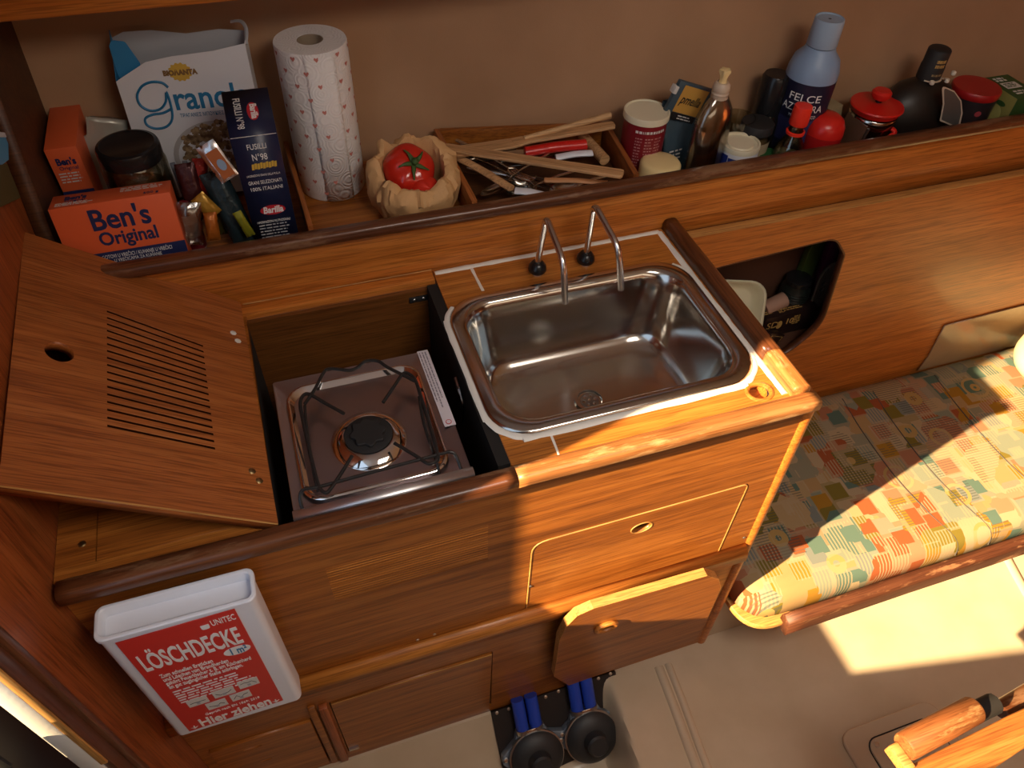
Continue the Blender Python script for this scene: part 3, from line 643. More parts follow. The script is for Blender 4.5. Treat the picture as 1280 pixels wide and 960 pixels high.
tap(0.491, 0.975, ((0.490, 0.966, 1.029), (0.500, 0.880, 1.000), (0.511, 0.868, 0.919)), 'right one of the two bent steel taps with black grips behind the sink')

# ================================================================== STOVE
SZ = 0.893
st = thing('gas_stove', 'single burner stainless steel gas stove set in the worktop', 'stove', (0.05, 0.74, SZ))
rings = []
X0, X1, Y0, Y1 = -0.0735, 0.1695, 0.599, 0.847
for a_, z in ((0, SZ - 0.05), (0, SZ - 0.001), (0.001, SZ)): rings.append([(x, y, z) for x, y in rrect(X0 + a_, Y0 + a_, X1 - a_, Y1 - a_, 0.004, 6)])
RX0, RX1, RY0, RY1 = at(360, 515, 2, SZ).x, at(541, 512, 2, SZ).x, at(478, 607, 2, SZ).y, at(440, 469, 2, SZ).y
for a_, z, r in ((0, SZ, .03), (0.002, SZ + 0.0022, .03), (0.005, SZ + 0.0015, .028), (0.010, SZ - 0.007, .024), (0.013, SZ - 0.0075, .022)): rings.append([(x, y, z) for x, y in rrect(RX0 + a_, RY0 + a_, RX1 - a_, RY1 - a_, r, 6)])
body = loft('top_plate', rings[:3] + rings[7:], mat('stove_plate_steel', (0.56, 0.50, 0.51), 0.28, metal=1), st, True, smooth=True)
tag(loft('pressed_border', rings[3:8], chrome, st, True, cap=False, smooth='all'), 'bright polished border')
nose = arc_pts([(0.585, SZ - 0.030), (0.602, SZ - 0.030), (0.604, SZ + 0.008), (0.587, SZ + 0.008)], [0.001, 0.001, 0.006, 0.012], 5)
tag(plate('front_roll', nose, [], X1 - X0 + 0.002, YZ(X0 - 0.001), mat('rolled_steel', (0.88, 0.88, 0.90), 0.42, metal=1), st, True), 'polished rolled front edge')
BC = at(461, 546, 2, SZ); bz = SZ - 0.0075
T_ = Matrix.Translation((BC.x, BC.y, bz)) @ Matrix.Diagonal((1.22, 1.22, 1, 1))
lathe('burner_ring', [(0.0445, 0.0), (0.043, 0.003), (0.031, 0.012), (0.029, 0.012), (0.029, 0.004), (0, 0.004)], chrome, st, True, n=40, M=T_)
lathe('burner_base', [(0.028, 0.004), (0.028, 0.013), (0.0255, 0.014), (0, 0.014)], black_matte, st, True, n=32, M=T_)
lob = [((0.0205 + 0.0022 * math.cos(8 * a)) * math.cos(a), (0.0205 + 0.0022 * math.cos(8 * a)) * math.sin(a)) for a in [2 * PI * k / 64 for k in range(64)]]
plate('burner_cap', lob, [], 0.006, Matrix.Translation((BC.x, BC.y, bz + 0.0135)) @ Matrix.Diagonal((1.15, 1.15, 1, 1)), black_matte, st, True, bev=0.001)
WZ = SZ + 0.021
def wp(pts, z=WZ): return [at(x, y, 2, z) for x, y in pts]
gr = thing('pan_support', 'black wire pan support resting over the stove burner', 'pan support', (BC.x, BC.y, SZ))
frame = smoothpath(wp([(430, 517), (410, 506), (389, 494), (381, 493), (376, 500), (376, 512), (382, 540), (388, 568), (396, 600), (401, 612), (408, 616), (414, 610), (427, 591), (440, 570)]), 4)
tube('wire', frame, 0.0027, wire_m, gr, True)
frame = smoothpath(wp([(493, 554), (520, 570), (534, 579), (543, 578), (547, 570), (541, 543), (532, 515), (525, 492), (519, 475), (512, 468), (504, 467), (492, 484), (479, 503)]), 4)
tube('wire', frame, 0.0027, wire_m, gr, True)
frame = smoothpath(wp([(381, 505), (394, 486), (405, 465), (413, 461), (424, 461.5), (436, 463), (446, 460), (456, 452), (465, 450.5), (474, 452), (484, 459), (502, 468), (518, 476)]), 4)
tube('wire', frame, 0.0027, wire_m, gr, True)
fr = wp([(401, 608), (470, 589), (551, 567.5)])
tube('wire', smoothpath([at(379, 640, 2, SZ), at(375, 622, 2, SZ + 0.015), at(380, 612, 2, WZ)] + fr + [at(563, 565, 2, WZ), at(570, 570, 2, SZ + 0.016), at(577, 588, 2, SZ + 0.002)], 5), 0.0024, wire_m, gr, True)
tube('wire', smoothpath(wp([(381, 507), (384, 540)]) + [at(392, 590, 2, SZ + 0.01), at(398, 615, 2, SZ - 0.004)], 4), 0.0022, wire_m, gr, True)
tube('wire', smoothpath(wp([(524, 496), (530, 530)]) + [at(545, 575, 2, SZ + 0.008), at(549, 592, 2, SZ - 0.004)], 4), 0.0022, wire_m, gr, True)
# printed strip along the right edge
la, lb = at(521, 440, 2, SZ + 0.0004), at(556, 534, 2, SZ + 0.0004); lw = (at(534, 437, 2, SZ) - la).length
strip = plate('warning_strip', [(0, 0), (lw, 0), (lw, (lb - la).length), (0, (lb - la).length)], [], 0.0005, basis(la, (1, 0, 0), (lb - la).normalized(), (0, 0, 1)), mat('strip_white', (0.6, 0.56, 0.6), 0.5), st, True)
lines_block(0.004, 0.0, (lb - la).length * 0.8, 3, 0.0045, 0.0018, basis(la + Vector((0.004, 0, 0.0005)), (lb - la).normalized(), (1, 0, 0), (0, 0, 1)) @ Matrix.Translation((0, 0.009, 0)), mat('grey_ink', (0.2, 0.18, 0.22), 0.6), strip, name='small_print')
tube('warning_mark', [lb + Vector((0.008 + 0.004 * math.cos(k * PI / 8), 0.008 + 0.004 * math.sin(k * PI / 8), 0.0004)) for k in range(16)], 0.0006, red_ink, strip, n=5, closed=True)
# steel latch hooks in the dark gap beside the stove
hk = thing('latch_hook', 'small steel hook in the dark gap right of the stove', 'hook', at(572, 480, 0, 0.2045))
tube('hook', smoothpath([at(570, 472, 0, 0.2035), at(575, 490, 0, 0.2035), at(579, 508, 0, 0.2035), at(578, 528, 0, 0.2035)], 4), [0.0045] * 5 + [0.0025] * 4 + [0.0014] * 4, steel_dark, hk, True)
lathe('screw', [(0.003, 0), (0.002, 0.0015), (0, 0.002)], screw_m, hk, True, n=8, M=Matrix.Translation(at(573, 484, 0, 0.1995)) @ Matrix.Rotation(-PI / 2, 4, 'Y'))
def wait(o, loc):
    """put a world-built mesh's origin at loc without moving it"""
    o.data.transform(Matrix.Translation(-Vector(loc))); o.location = loc; return o

# ================================================================== SETTEE
se = thing('settee', 'low settee with beige moulded base, teak board and worn dark front rail', 'settee', (1.6, 0.75, 0))
box('base', (0.74, 0.585, 0.001), (2.69, 0.998, 0.187), gel_smooth, se, True)
board = arc_pts([(0.7445, 0.998), (0.7445, 0.494), (2.69, 0.494), (2.69, 0.998)], [0, 0.085, 0, 0], 10)
plate('seat_board', board, [], 0.016, XY(0.188), edge_m, se, True, bev=0.002)
pr = arc_pts([(0.474, 0.180), (0.4935, 0.180), (0.506, 0.205), (0.506, 0.232), (0.478, 0.228)], [0.004, 0.001, 0.002, 0.010, 0.014], 5)
bm = bmesh.new(); rings = []
for i in range(41):
    x = 0.835 + 1.85 * i / 40
    rings.append([bm.verts.new((x, y + 0.0007 * noise.noise(Vector((x * 14, y * 60, 1))), z + 0.0007 * noise.noise(Vector((x * 13, 7, z * 60))))) for y, z in pr])
for a_, b_ in zip(rings, rings[1:]):
    for k in range(len(pr)): bm.faces.new((a_[k], a_[(k + 1) % len(pr)], b_[(k + 1) % len(pr)], b_[k]))
bm.faces.new(rings[0]); bm.faces.new(rings[-1][::-1])
tag(bm_obj('front_rail', bm, wood('rail_settee', (0.045, 0.014, 0.007), (0.09, 0.028, 0.012), (0.14, 0.05, 0.022), axis=0, rough=0.55, wear=0.3, wearcol=(0.28, 0.13, 0.06), coat=0), se, True, 'all'), 'worn dark red-brown rail')

cu_ = thing('seat_cushion', 'settee cushion in a retro patchwork fabric of teal, ochre, cream and orange', 'cushion', (1.5, 0.75, 0.205))
def cring(ins_, z):
    o_ = arc_pts([(0.746 + ins_, 1.002 - ins_), (0.746 + ins_, 0.508 + ins_), (2.5, 0.508 + ins_), (2.5, 1.002 - ins_)], [0.02, max(0.085 - ins_ * 0.6, 0.03), 0.02, 0.02], 10)
    pts = []
    for i, p in enumerate(o_):
        q = o_[(i + 1) % len(o_)]; n2 = max(1, int(math.hypot(q[0] - p[0], q[1] - p[1]) / 0.03))
        for k in range(n2): pts.append((p[0] + (q[0] - p[0]) * k / n2, p[1] + (q[1] - p[1]) * k / n2))
    return [(x, y, z + 0.0022 * noise.noise(Vector((x * 22, y * 10, 0)))) for x, y in pts]
def resample(ring_, n2):
    P = [Vector(p) for p in ring_]; P.append(P[0]); L_ = [0]
    for a_, b_ in zip(P, P[1:]): L_.append(L_[-1] + (b_ - a_).length)
    out = []; j = 0
    for k in range(n2):
        s_ = L_[-1] * k / n2
        while L_[j + 1] < s_: j += 1
        out.append(tuple(P[j].lerp(P[j + 1], (s_ - L_[j]) / max(1e-9, L_[j + 1] - L_[j]))))
    return out
cr = [resample(cring(i_, z_), 160) for i_, z_ in ((0.03, 0.2052), (0.008, 0.207), (0.0, 0.219), (0.0, 0.245), (0.004, 0.262), (0.013, 0.275), (0.028, 0.283), (0.05, 0.287), (0.10, 0.2895))]
loft('cover', cr, fabric, cu_, True, smooth='all')
for sx_ in (1.25, 1.345, 1.545, 1.80, 2.1):
    P = [(sx_ + 0.04, 0.506, 0.232), (sx_ + 0.037, 0.513, 0.262), (sx_ + 0.03, 0.535, 0.2815), (sx_ + 0.01, 0.60, 0.2895), (sx_, 0.70, 0.2905), (sx_ + 0.01, 0.85, 0.2905), (sx_ + 0.03, 0.96, 0.2870)]
    tube('seam', smoothpath(P, 5), 0.0012, mat('seam_thread', (0.08, 0.07, 0.06), 0.9) if sx_ == 1.25 else bpy.data.materials['seam_thread'], cu_, True, n=6)
bag_m = mat('cream_pillow_cloth', (0.60, 0.52, 0.31), 0.85, bump=(12, 0.3, 0.01))
bm = bmesh.new(); bmesh.ops.create_uvsphere(bm, u_segments=40, v_segments=24, radius=1)
for v_ in bm.verts:
    x, y, z = v_.co; e = 0.75
    v_.co = (math.copysign(abs(x) ** e, x) * 0.205, math.copysign(abs(y) ** e, y) * 0.13, math.copysign(abs(z) ** 0.9, z) * 0.055)
    v_.co += v_.co.normalized() * 0.006 * noise.noise(v_.co * 14)
pl = bm_obj('pillow', bm, bag_m, None, smooth='all'); pl.location = (1.945, 0.868, 0.352); pl.rotation_euler = (0.10, 0, 0.30)
tag(pl, 'plain cream pillow lying at the far right end of the patterned settee cushion', 'pillow')
hull = thing('side_moulding', 'glossy brown-beige moulded panel rising behind the settee cushion below the backboard', 'panel', (1.75, 1.0, 0.29))
mp_ = [(p.x, p.z) for p in (at(1160, 446, 1, 1.0), at(1181, 407, 1, 1.0), at(1290, 379, 1, 1.0))]
mp_ = [(mp_[0][0] - 0.01, 0.27), mp_[0], mp_[1], mp_[2], (2.4, mp_[2][1] + 0.02), (2.4, 0.27)]
plate('panel', mp_, [], 0.004, XZ(0.9985), mat('moulding_brown', (0.40, 0.27, 0.16), 0.22, coat=0.5, bump=(9, 0.5, 0.01)), hull, True)

sb = thing('settee_backboard', 'tall teak backboard behind the settee with a rounded locker opening', 'panel', (1.5, 1.01, 0.2))
hp = [(p.x, p.z) for p in (at(862, 343, 1, 1.004), at(1046, 297, 1, 1.004), at(1057, 318, 1, 1.004), at(1028, 408, 1, 1.004), at(985, 442, 1, 1.004), at(900, 470, 1, 1.004))]
hp = arc_pts(hp, [0.05, 0.05, 0.03, 0.10, 0.06, 0.05], 8)
plate('board', [(0.7260, 0.206), (2.69, 0.206), (2.69, 0.884), (0.7260, 0.884)], [hp], 0.018, XZ(1.004), teak_warm, sb, True, bev=0.001)
tag(plate('opening_edge', hp, [[(0.985 * (x - 0.95) + 0.95, 0.985 * (z - 0.65) + 0.65) for x, z in hp]], 0.017, XZ(1.0035), post_m, sb, True), 'dark cut edge')
tag(box('top_edge', (0.7125, 1.0035, 0.884), (2.69, 1.0215, 0.889), edge_m, sb, True, bev=0.001), 'pale bare top edge')
box('gap_filler', (0.7125, 1.0225, 0.862), (2.69, 1.0295, 0.8835), post_m, sb, True)  # dark filler added to stop light leaking above the backboard
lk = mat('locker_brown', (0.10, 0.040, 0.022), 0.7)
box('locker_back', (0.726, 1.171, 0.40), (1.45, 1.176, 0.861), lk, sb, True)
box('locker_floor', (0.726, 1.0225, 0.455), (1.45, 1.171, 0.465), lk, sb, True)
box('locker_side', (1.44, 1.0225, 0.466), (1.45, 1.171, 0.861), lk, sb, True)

# things in the locker
bowl_m = mat('cream_bowl', (0.72, 0.70, 0.50), 0.35)
bw = thing('bowl', 'cream rounded square plastic bowl standing on edge in the locker opening', 'bowl', at(912, 388, 1, 1.09), Vector((-0.30, -0.80, 0.50)).to_track_quat('Z', 'Y').to_euler())
rs = []
for k_, z_, r_ in ((0.052, -0.028, 0.02), (0.058, -0.026, 0.026), (0.070, -0.008, 0.034), (0.074, 0.006, 0.036), (0.080, 0.008, 0.04), (0.082, 0.006, 0.04), (0.080, 0.0045, 0.039)):
    rs.append([(x, y, z_) for x, y in rrect(-k_, -k_ * 0.92, k_, k_ * 0.92, r_, 6)])
rs2 = [rs[0]] + rs[1:]
inner = []
for k_, z_, r_ in ((0.073, 0.0045, 0.036), (0.067, -0.008, 0.033), (0.056, -0.022, 0.025), (0.05, -0.0245, 0.02)):
    inner.append([(x, y, z_) for x, y in rrect(-k_, -k_ * 0.92, k_, k_ * 0.92, r_, 6)])
loft('body', [rs[0], rs[1], rs[2], rs[3], rs[4], inner[0], inner[1], inner[2], inner[3]], bowl_m, bw, cap=True, smooth='all')
loft('base', [rs[1], rs[0]], bowl_m, bw, cap=True, smooth=False)
p0 = at(958, 399, 1, 1.072); p1 = at(1019, 397, 1, 1.072)
tb = thing('tea_box', 'dark brown tea box with gold print lying in the locker', 'box', (p0.x, 1.072, 0.4655))
wd_, hh_ = p1.x - p0.x, p0.z - 0.4655
tea_dark = mat('dark_tea_card', (0.020, 0.010, 0.009), 0.4)
gold = mat('gold_print', (0.55, 0.34, 0.10), 0.5)
box('carton', (0, 0, 0), (wd_, 0.07, hh_), tea_dark, tb, bev=0.001)
F_ = basis((0, -0.0004, 0), (1, 0, 0), (0, 0, 1), (0, -1, 0))
text('SD', 0.028, F_ @ Matrix.Translation((0.008, hh_ - 0.036, 0)), gold, tb)
text('10', 0.024, F_ @ Matrix.Translation((0.060, hh_ - 0.032, 0)), gold, tb, bold=0.0004)
lines_block(0.082, hh_ - 0.010, 0.022, 5, 0.006, 0.003, F_, gold, tb)
plate('crest', circ(0.045, hh_ - 0.030, 0.008, 0.013, 12), [], 0.0004, F_, gold, tb)
lines_block(0.005, hh_ - 0.052, 0.06, 2, 0.005, 0.002, F_, gold, tb, seed=4)
T2_ = basis((0, 0, hh_ + 0.0004), (1, 0, 0), (0, 1, 0), (0, 0, 1))
text('SD', 0.016, T2_ @ Matrix.Translation((0.042, 0.01, 0)), gold, tb)
lines_block(0.060, 0.022, 0.05, 2, 0.006, 0.0025, T2_, gold, tb, seed=5); lines_block(0.004, 0.022, 0.03, 2, 0.006, 0.0025, T2_, gold, tb, seed=6)
sm = thing('small_carton', 'small black carton with a thin gold outline in front of the dark tea box', 'box', at(962, 425, 1, 1.045), (0, 0.5, 0.2))
box('carton', (-0.03, -0.01, -0.025), (0.03, 0.008, 0.025), tea_dark, sm, bev=0.001)
tube('outline', [(-0.024, -0.0106, -0.019), (0.024, -0.0106, -0.019), (0.024, -0.0106, 0.019), (-0.024, -0.0106, 0.019)], 0.0006, gold, sm, n=5, closed=True)
text('e:', 0.02, basis((-0.015, -0.0106, -0.006), (1, 0, 0), (0, 0, 1), (0, -1, 0)), gold, sm)
cy = lathe('roll_end', [(0, -0.03), (0.018, -0.03), (0.019, -0.026), (0.019, 0.028), (0.016, 0.03), (0, 0.029)], mat('dusty_pink', (0.42, 0.25, 0.18), 0.6), None, n=24)
cy.location = at(968, 380, 1, 1.11); cy.rotation_euler = (0, 1.35, 0.1)
cy.name = 'cylinder_tin'; tag(cy, 'dusty pink cylindrical tin behind the cream bowl in the locker', 'tin')
bk = thing('canister', 'black ribbed canister standing behind the dark tea box in the locker', 'canister', (at(990, 370, 1, 1.13).x, 1.128, 0.4655))
zt = at(985, 352, 1, 1.13).z - 0.4655
bm = lathe_bm([(0, 0), (0.034, 0), (0.036, 0.003)] + [(0.036 - 0.002 * (k % 2), 0.006 + (zt - 0.03) * k / 24) for k in range(25)] + [(0.030, zt - 0.012), (0.028, zt), (0, zt)], 28)
bm_obj('body', bm, mat('dark_green_black', (0.012, 0.017, 0.015), 0.35), bk, smooth=True)
lathe('lid', [(0.031, zt - 0.006), (0.031, zt + 0.006), (0.026, zt + 0.009), (0, zt + 0.009)], black_plastic, bk, n=28)
gbd = plate('chopping_board', arc_pts([(0, 0), (0.10, 0), (0.10, 0.175), (0, 0.175)], [0.005, 0.005, 0.03, 0.07], 8), [circ(0.016, 0.118, 0.006, n=12), circ(0.016, 0.100, 0.006, n=12)], 0.008, basis((0, 0, 0), (1, 0, 0), (0, 0.05, 1), (0, 1, 0)), wood('grey_board', (0.13, 0.12, 0.10), (0.18, 0.165, 0.14), (0.22, 0.2, 0.17), axis=2, coat=0), None)
q_ = at(1008, 392, 1, 1.10); gbd.location = (q_.x - 0.003, 1.092, 0.466)
tag(gbd, 'grey rounded chopping board standing on edge at the right of the locker', 'board')
for nm, lab, c_, x0_, x1_, y_ in (('folder', 'dull green folder standing against the back of the locker', (0.06, 0.10, 0.02), 1008, 1024, 1.145), ('folder', 'dark magenta folder standing at the right back of the locker', (0.16, 0.02, 0.09), 1036, 1047, 1.145)):
    a_ = at(x0_, 325, 1, y_); b_ = at(x1_, 325, 1, y_)
    o = box(nm, (0, 0, 0), (b_.x - a_.x, 0.02, 0.33), mat(nm + lab[5:8], c_, 0.6), None, bev=0.002); o.location = (a_.x, y_, 0.4655); o.rotation_euler = (0, -0.06 if nm == 'folder' and x0_ == 1036 else 0.0, 0)
    tag(o, lab, 'folder')

# ================================================================== FIRE BLANKET BOX
fb = thing('fire_blanket_case', 'white plastic fire blanket case with red sticker hanging on the cabinet front', 'fire blanket', (-0.227, 0.549, 0.547))
X0, X1, Y0, Y1 = -0.320, -0.134, 0.5025, 0.5505
rings = []
for a_, z, r in ((0.006, 0.5475, 0.006), (0.001, 0.549, 0.010), (0.0015, 0.60, 0.010), (0.002, 0.870, 0.010), (0.0, 0.8715, 0.011), (0.0, 0.877, 0.011), (0.0015, 0.8785, 0.010), (0.0045, 0.8785, 0.008), (0.006, 0.877, 0.007), (0.0075, 0.862, 0.006)):
    rings.append([(x, y, z) for x, y in rrect(X0 + a_, Y0 + a_, X1 - a_, Y1 - a_, r, 6)])
loft('case', rings, white_plastic, fb, True, smooth=True)
box('hanger', (-0.25, 0.5515, 0.57), (-0.20, 0.5745, 0.84), black_plastic, fb, True)
tag(box('pull_tab', (-0.225, 0.515, 0.532), (-0.165, 0.5205, 0.5465), black_plastic, fb, True, bev=0.002), 'black pull tab under the case')
yS = 0.5035
A_, B_, C_, D_ = (at(144, 804, 1, yS), at(293, 761, 1, yS), at(354, 875, 1, yS), at(237, 914, 1, yS))
stk = plate('sticker', [(p.x, p.z) for p in (A_, B_, C_, D_)], [], 0.0008, XZ(yS - 0.0004), red_label, fb, True)
xd = (B_ - A_) * 0.5 + (C_ - D_) * 0.5; WD = xd.length; xd.normalize(); HT = (D_ - A_).length
TL = Vector((A_.x, yS - 0.0006, A_.z))
zd = (TL - D_).normalized(); zd = Vector((zd.x, 0, zd.z)).normalized()
def stx(s_, f0, t_, size, wfrac=None, m=white_ink, bold=0.0, **k):
    M_ = basis(TL + xd * (f0 * WD) - zd * (t_ * HT), xd, zd, (0, -1, 0))
    return text(s_, size * HT, M_, m, stk, width=wfrac * WD if wfrac else None, bold=bold, **k)
stx('LÖSCHDECKE', 0.05, 0.29, 0.205, 0.88, bold=0.0013)
stx('UNITEC', 0.76, 0.085, 0.065, 0.21)
plate('logo', arc_pts([(0, 0), (0.010, 0), (0.010, 0.011), (0, 0.011)], [0.004, 0.004, 0, 0], 3), [], 0.0004, basis(TL + xd * 0.67 * WD - zd * 0.095 * HT, xd, zd, (0, -1, 0)), white_ink, stk)
plate('size_badge', circ(0, 0, 0.125 * WD, 0.036 * HT), [], 0.0004, basis(TL + xd * 0.845 * WD - zd * 0.345 * HT, xd, zd, (0, -1, 0)), white_ink, stk)
M_ = basis(TL + xd * 0.77 * WD - zd * 0.37 * HT + Vector((0, -0.0006, 0)), xd, zd, (0, -1, 0)); text('1 m²', 0.085 * HT, M_, blue_ink, stk, width=0.15 * WD, bold=0.0004)
for i_, (s_, w_) in enumerate((('Zum schnellen Ersticken', 0.48), ('und Löschen von Brandherden', 0.60), ('gehört Feuerlöscher z. B. am Küchenherd', 0.80), ('an gut zugänglicher Stelle anbringen.', 0.70))):
    stx(s_, 0.12, 0.385 + 0.040 * i_, 0.047, w_, bold=0.0002)
lines_block(0.12 * WD, -0.540 * HT, 0.76 * WD, 6, 0.0250 * HT, 0.010 * HT, basis(TL, xd, zd, (0, -1, 0)), white_ink, stk, seed=3)
for f_, t_, w_ in ((0.16, 0.715, 0.2), (0.42, 0.705, 0.21), (0.68, 0.690, 0.20), (0.30, 0.805, 0.2), (0.55, 0.795, 0.2)):
    q_ = basis(TL + xd * f_ * WD - zd * (t_ + 0.03) * HT, xd, zd, (0, -1, 0))
    pg = plate('pictogram', [(0, 0), (w_ * WD, 0), (w_ * WD, 0.075 * HT), (0, 0.075 * HT)], [], 0.0005, q_, offwhite, stk)
    rnd = random.Random(int(f_ * 100)); pth = [(w_ * WD * (0.12 + 0.19 * k), (0.02 + 0.035 * rnd.random()) * HT) for k in range(5)]
    tube('drawn_line', [q_ @ Vector((x, y, 0.0006)) for x, y in pth], 0.0005, black_ink, pg, n=4)
    box('drawn_figure', (w_ * WD * 0.42, 0.012 * HT, 0.0006), (w_ * WD * 0.6, 0.035 * HT, 0.001), grey_card, pg, M=q_)
stx('Geprüft nach EN 1869: 2019', 0.24, 0.880, 0.034, 0.56)
stx('Hier ziehen', 0.135, 0.985, 0.12, 0.74, bold=0.0009)
for f_ in (0.035, 0.895):
    q_ = basis(TL + xd * f_ * WD - zd * 0.985 * HT, xd, zd, (0, -1, 0)); a_ = 0.075 * WD
    plate('arrow', [(a_ * 0.5, 0), (a_, a_ * 0.6), (a_ * 0.58, a_ * 0.42), (a_ * 0.58, a_), (a_ * 0.42, a_), (a_ * 0.42, a_ * 0.42), (0, a_ * 0.6)], [], 0.0004, q_, white_ink, stk)

# ================================================================== SEACOCK PUMPS ON THEIR PLATE
TH = math.radians(48); pe = Vector((0, -math.cos(TH), -math.sin(TH))); pn = Vector((0, -math.sin(TH), math.cos(TH)))
PO = Vector((0.198, 0.572, 0.006))
mp0 = thing('mounting_plate', 'black mounting plate with a row of screws on the sole below the cabinet', 'plate', PO, (-0, 0, 0))
PM = basis(PO, (1, 0, 0), -pe, pn)
plate('board', [(0, -0.19), (0.293, -0.165), (0.300, -0.06), (0.303, 0), (0, 0)], [], 0.008, PM @ Matrix.Translation((0, 0, -0.008)), mat('plate_black', (0.018, 0.012, 0.010), 0.55, bump=(300, 0.4, 0.001)), mp0, True)
for px, py in ((621, 891), (636, 886), (667, 876), (682, 871), (698, 864), (733, 854), (748, 848), (763, 842), (765, 858), (768, 895)):
    p = atp(px, py, PO, pn)
    lathe('screw', [(0.0042, 0), (0.0038, 0.0014), (0.0015, 0.0022), (0, 0.002)], screw_m, mp0, True, n=10, M=Matrix.Translation(p) @ pn.to_track_quat('Z', 'Y').to_matrix().to_4x4())
hose_m = mat('blue_hose', (0.02, 0.06, 0.42), 0.35, coat=0.2)
cast_m = mat('grey_casting', (0.22, 0.25, 0.29), 0.45, metal=0.4, bump=(90, 0.2, 0.001))
def pump(cx, cy, lab):
    c = atp(cx, cy, PO + pn * 0.03, pn); c0 = c - pn * 0.03
    ax = (pn * 0.55 + Vector((0, -0.8, 0.1))).normalized()
    t_ = thing('bilge_pump', lab, 'pump', c0, group=None)
    xr = Vector((1, 0, 0)); yr = pn.cross(xr).normalized(); Mp = basis(c0, xr, yr, pn) @ Matrix.Scale(0.90, 4)
    up = -pe
    foot = arc_pts([(-0.085, -0.002), (-0.083, 0.018), (-0.045, 0.045), (-0.035, 0.07), (0.035, 0.07), (0.045, 0.045), (0.085, 0.032), (0.092, 0.014), (0.06, -0.03), (-0.05, -0.04)], 0.008, 4)
    plate('casting', foot, [], 0.022, Mp, cast_m, t_, True, bev=0.002)
    lathe('housing', [(0.064, 0.001), (0.066, 0.012), (0.066, 0.028), (0.060, 0.031), (0, 0.031)], cast_m, t_, True, n=40, M=Mp)
    lathe('clamp_band', [(0.066, 0.029), (0.0695, 0.0295), (0.0700, 0.038), (0.066, 0.0385)], steel_soft, t_, True, n=40, M=Mp)
    lathe('diaphragm', [(0.066, 0.036), (0.067, 0.042), (0.064, 0.047), (0.052, 0.055), (0.036, 0.061), (0.030, 0.061), (0.0285, 0.064), (0.027, 0.084), (0.022, 0.089), (0, 0.090)], rubber, t_, True, n=40, M=Mp)
    box('clamp_screw', (-0.014, 0.063, 0.028), (0.020, 0.075, 0.038), steel, t_, True, bev=0.002, M=Mp)
    for k in (-1, 1):
        lathe('bolt', [(0.006, 0.02), (0.006, 0.026), (0, 0.028)], screw_m, t_, True, n=6, M=Mp @ Matrix.Translation((0.076 * k, 0.018 + 0.008 * k, 0)))
        hx = 0.0175 * k - 0.002
        P = [Mp @ Vector((hx, 0.055, 0.020)), Mp @ Vector((hx, 0.09, 0.022)), Mp @ Vector((hx, 0.13, 0.026)), Mp @ Vector((hx, 0.155, 0.026))]
        if P[-1].y > 0.577:
            f_ = 0.577
            P = [p for p in P if p.y < f_ - 0.004] ; d_ = (P[-1] - P[-2]).normalized(); P.append(P[-1] + d_ * ((f_ - P[-1].y) / d_.y))
        tube('hose', P, 0.0145, hose_m, t_, True, n=18)
        lathe('hose_clamp', [(0.015, 0.0), (0.0162, 0.0005), (0.0162, 0.010), (0.015, 0.0105)], steel_soft, t_, True, n=24, M=Matrix.Translation(P[0]) @ (P[1] - P[0]).normalized().to_track_quat('Z', 'Y').to_matrix().to_4x4() @ Matrix.Translation((0, 0, 0.008)))
        lathe('hose_tail', [(0.0165, -0.03), (0.0165, 0.006), (0.0145, 0.008)], cast_m, t_, True, n=20, M=Matrix.Translation(P[0]) @ (P[1] - P[0]).normalized().to_track_quat('Z', 'Y').to_matrix().to_4x4())
    return t_
pump(671, 945, 'left one of two black diaphragm pumps with blue hoses, lower in view')
pump(739, 920, 'right one of two black diaphragm pumps with blue hoses')

# ================================================================== TABLE CORNER
tz = 0.5
tbm = wood('table_teak', (0.24, 0.07, 0.014), (0.40, 0.14, 0.028), (0.52, 0.23, 0.06), axis=0, rough=0.5, coat=0.05, figure=0.2)
tab = thing('saloon_table', 'sunlit teak table corner with a rounded edge rail in the lower right', 'table', (1.05, 0.05, 0))
p0, p1 = at(1130, 934, 2, tz), at(1219, 886, 2, tz)
dd = (p1 - p0).normalized()
tube('edge_rail', [p0, p0 + dd * 0.003, p0.lerp(p1, 0.5), p1 - dd * 0.004, p1], [0.0195, 0.0215, 0.022, 0.0215, 0.019], wood('table_rail', (0.16, 0.05, 0.015), (0.26, 0.09, 0.027), (0.38, 0.17, 0.06), axis=0, rough=0.5, wear=0.3, wearcol=(0.5, 0.28, 0.11), coat=0), tab, True, n=20)
box('rail_end_block', (-0.018, -0.03, -0.028), (0.0, 0.012, -0.004), edge_m, tab, True, bev=0.003, M=basis(p0 - Vector((0.0, 0.0, 0.0)), dd, Vector((0, 0, 1)).cross(dd), (0, 0, 1)))
tp = [(p.x, p.y) for p in (at(1136, 957, 2, tz - .012), at(1262, 893, 2, tz - .012), at(1300, 876, 2, tz - .012), at(1310, 915, 2, tz - .012), at(1232, 968, 2, tz - .012), at(1150, 1010, 2, tz - .012))]
plate('table_top', arc_pts(tp, 0.01, 3), [], 0.024, XY(tz - 0.036), tbm, tab, True, bev=0.003)
tube('leg', [(1.02, 0.02, 0.001), (0.98, 0.06, tz - 0.037)], 0.022, steel_soft, tab, True, n=16)
q0, q1 = at(1206, 897, 2, tz - 0.02), at(1243, 879, 2, tz - 0.02)
tag(tube('hinge_block', [q0, q1], 0.017, dark_m, tab, True, n=10), 'black hinge block')
q0, q1 = at(1250, 888, 2, tz - 0.06), at(1300, 858, 2, tz - 0.06)
tube('under_rail', [q0, q1], 0.016, rail_m, tab, True, n=10)
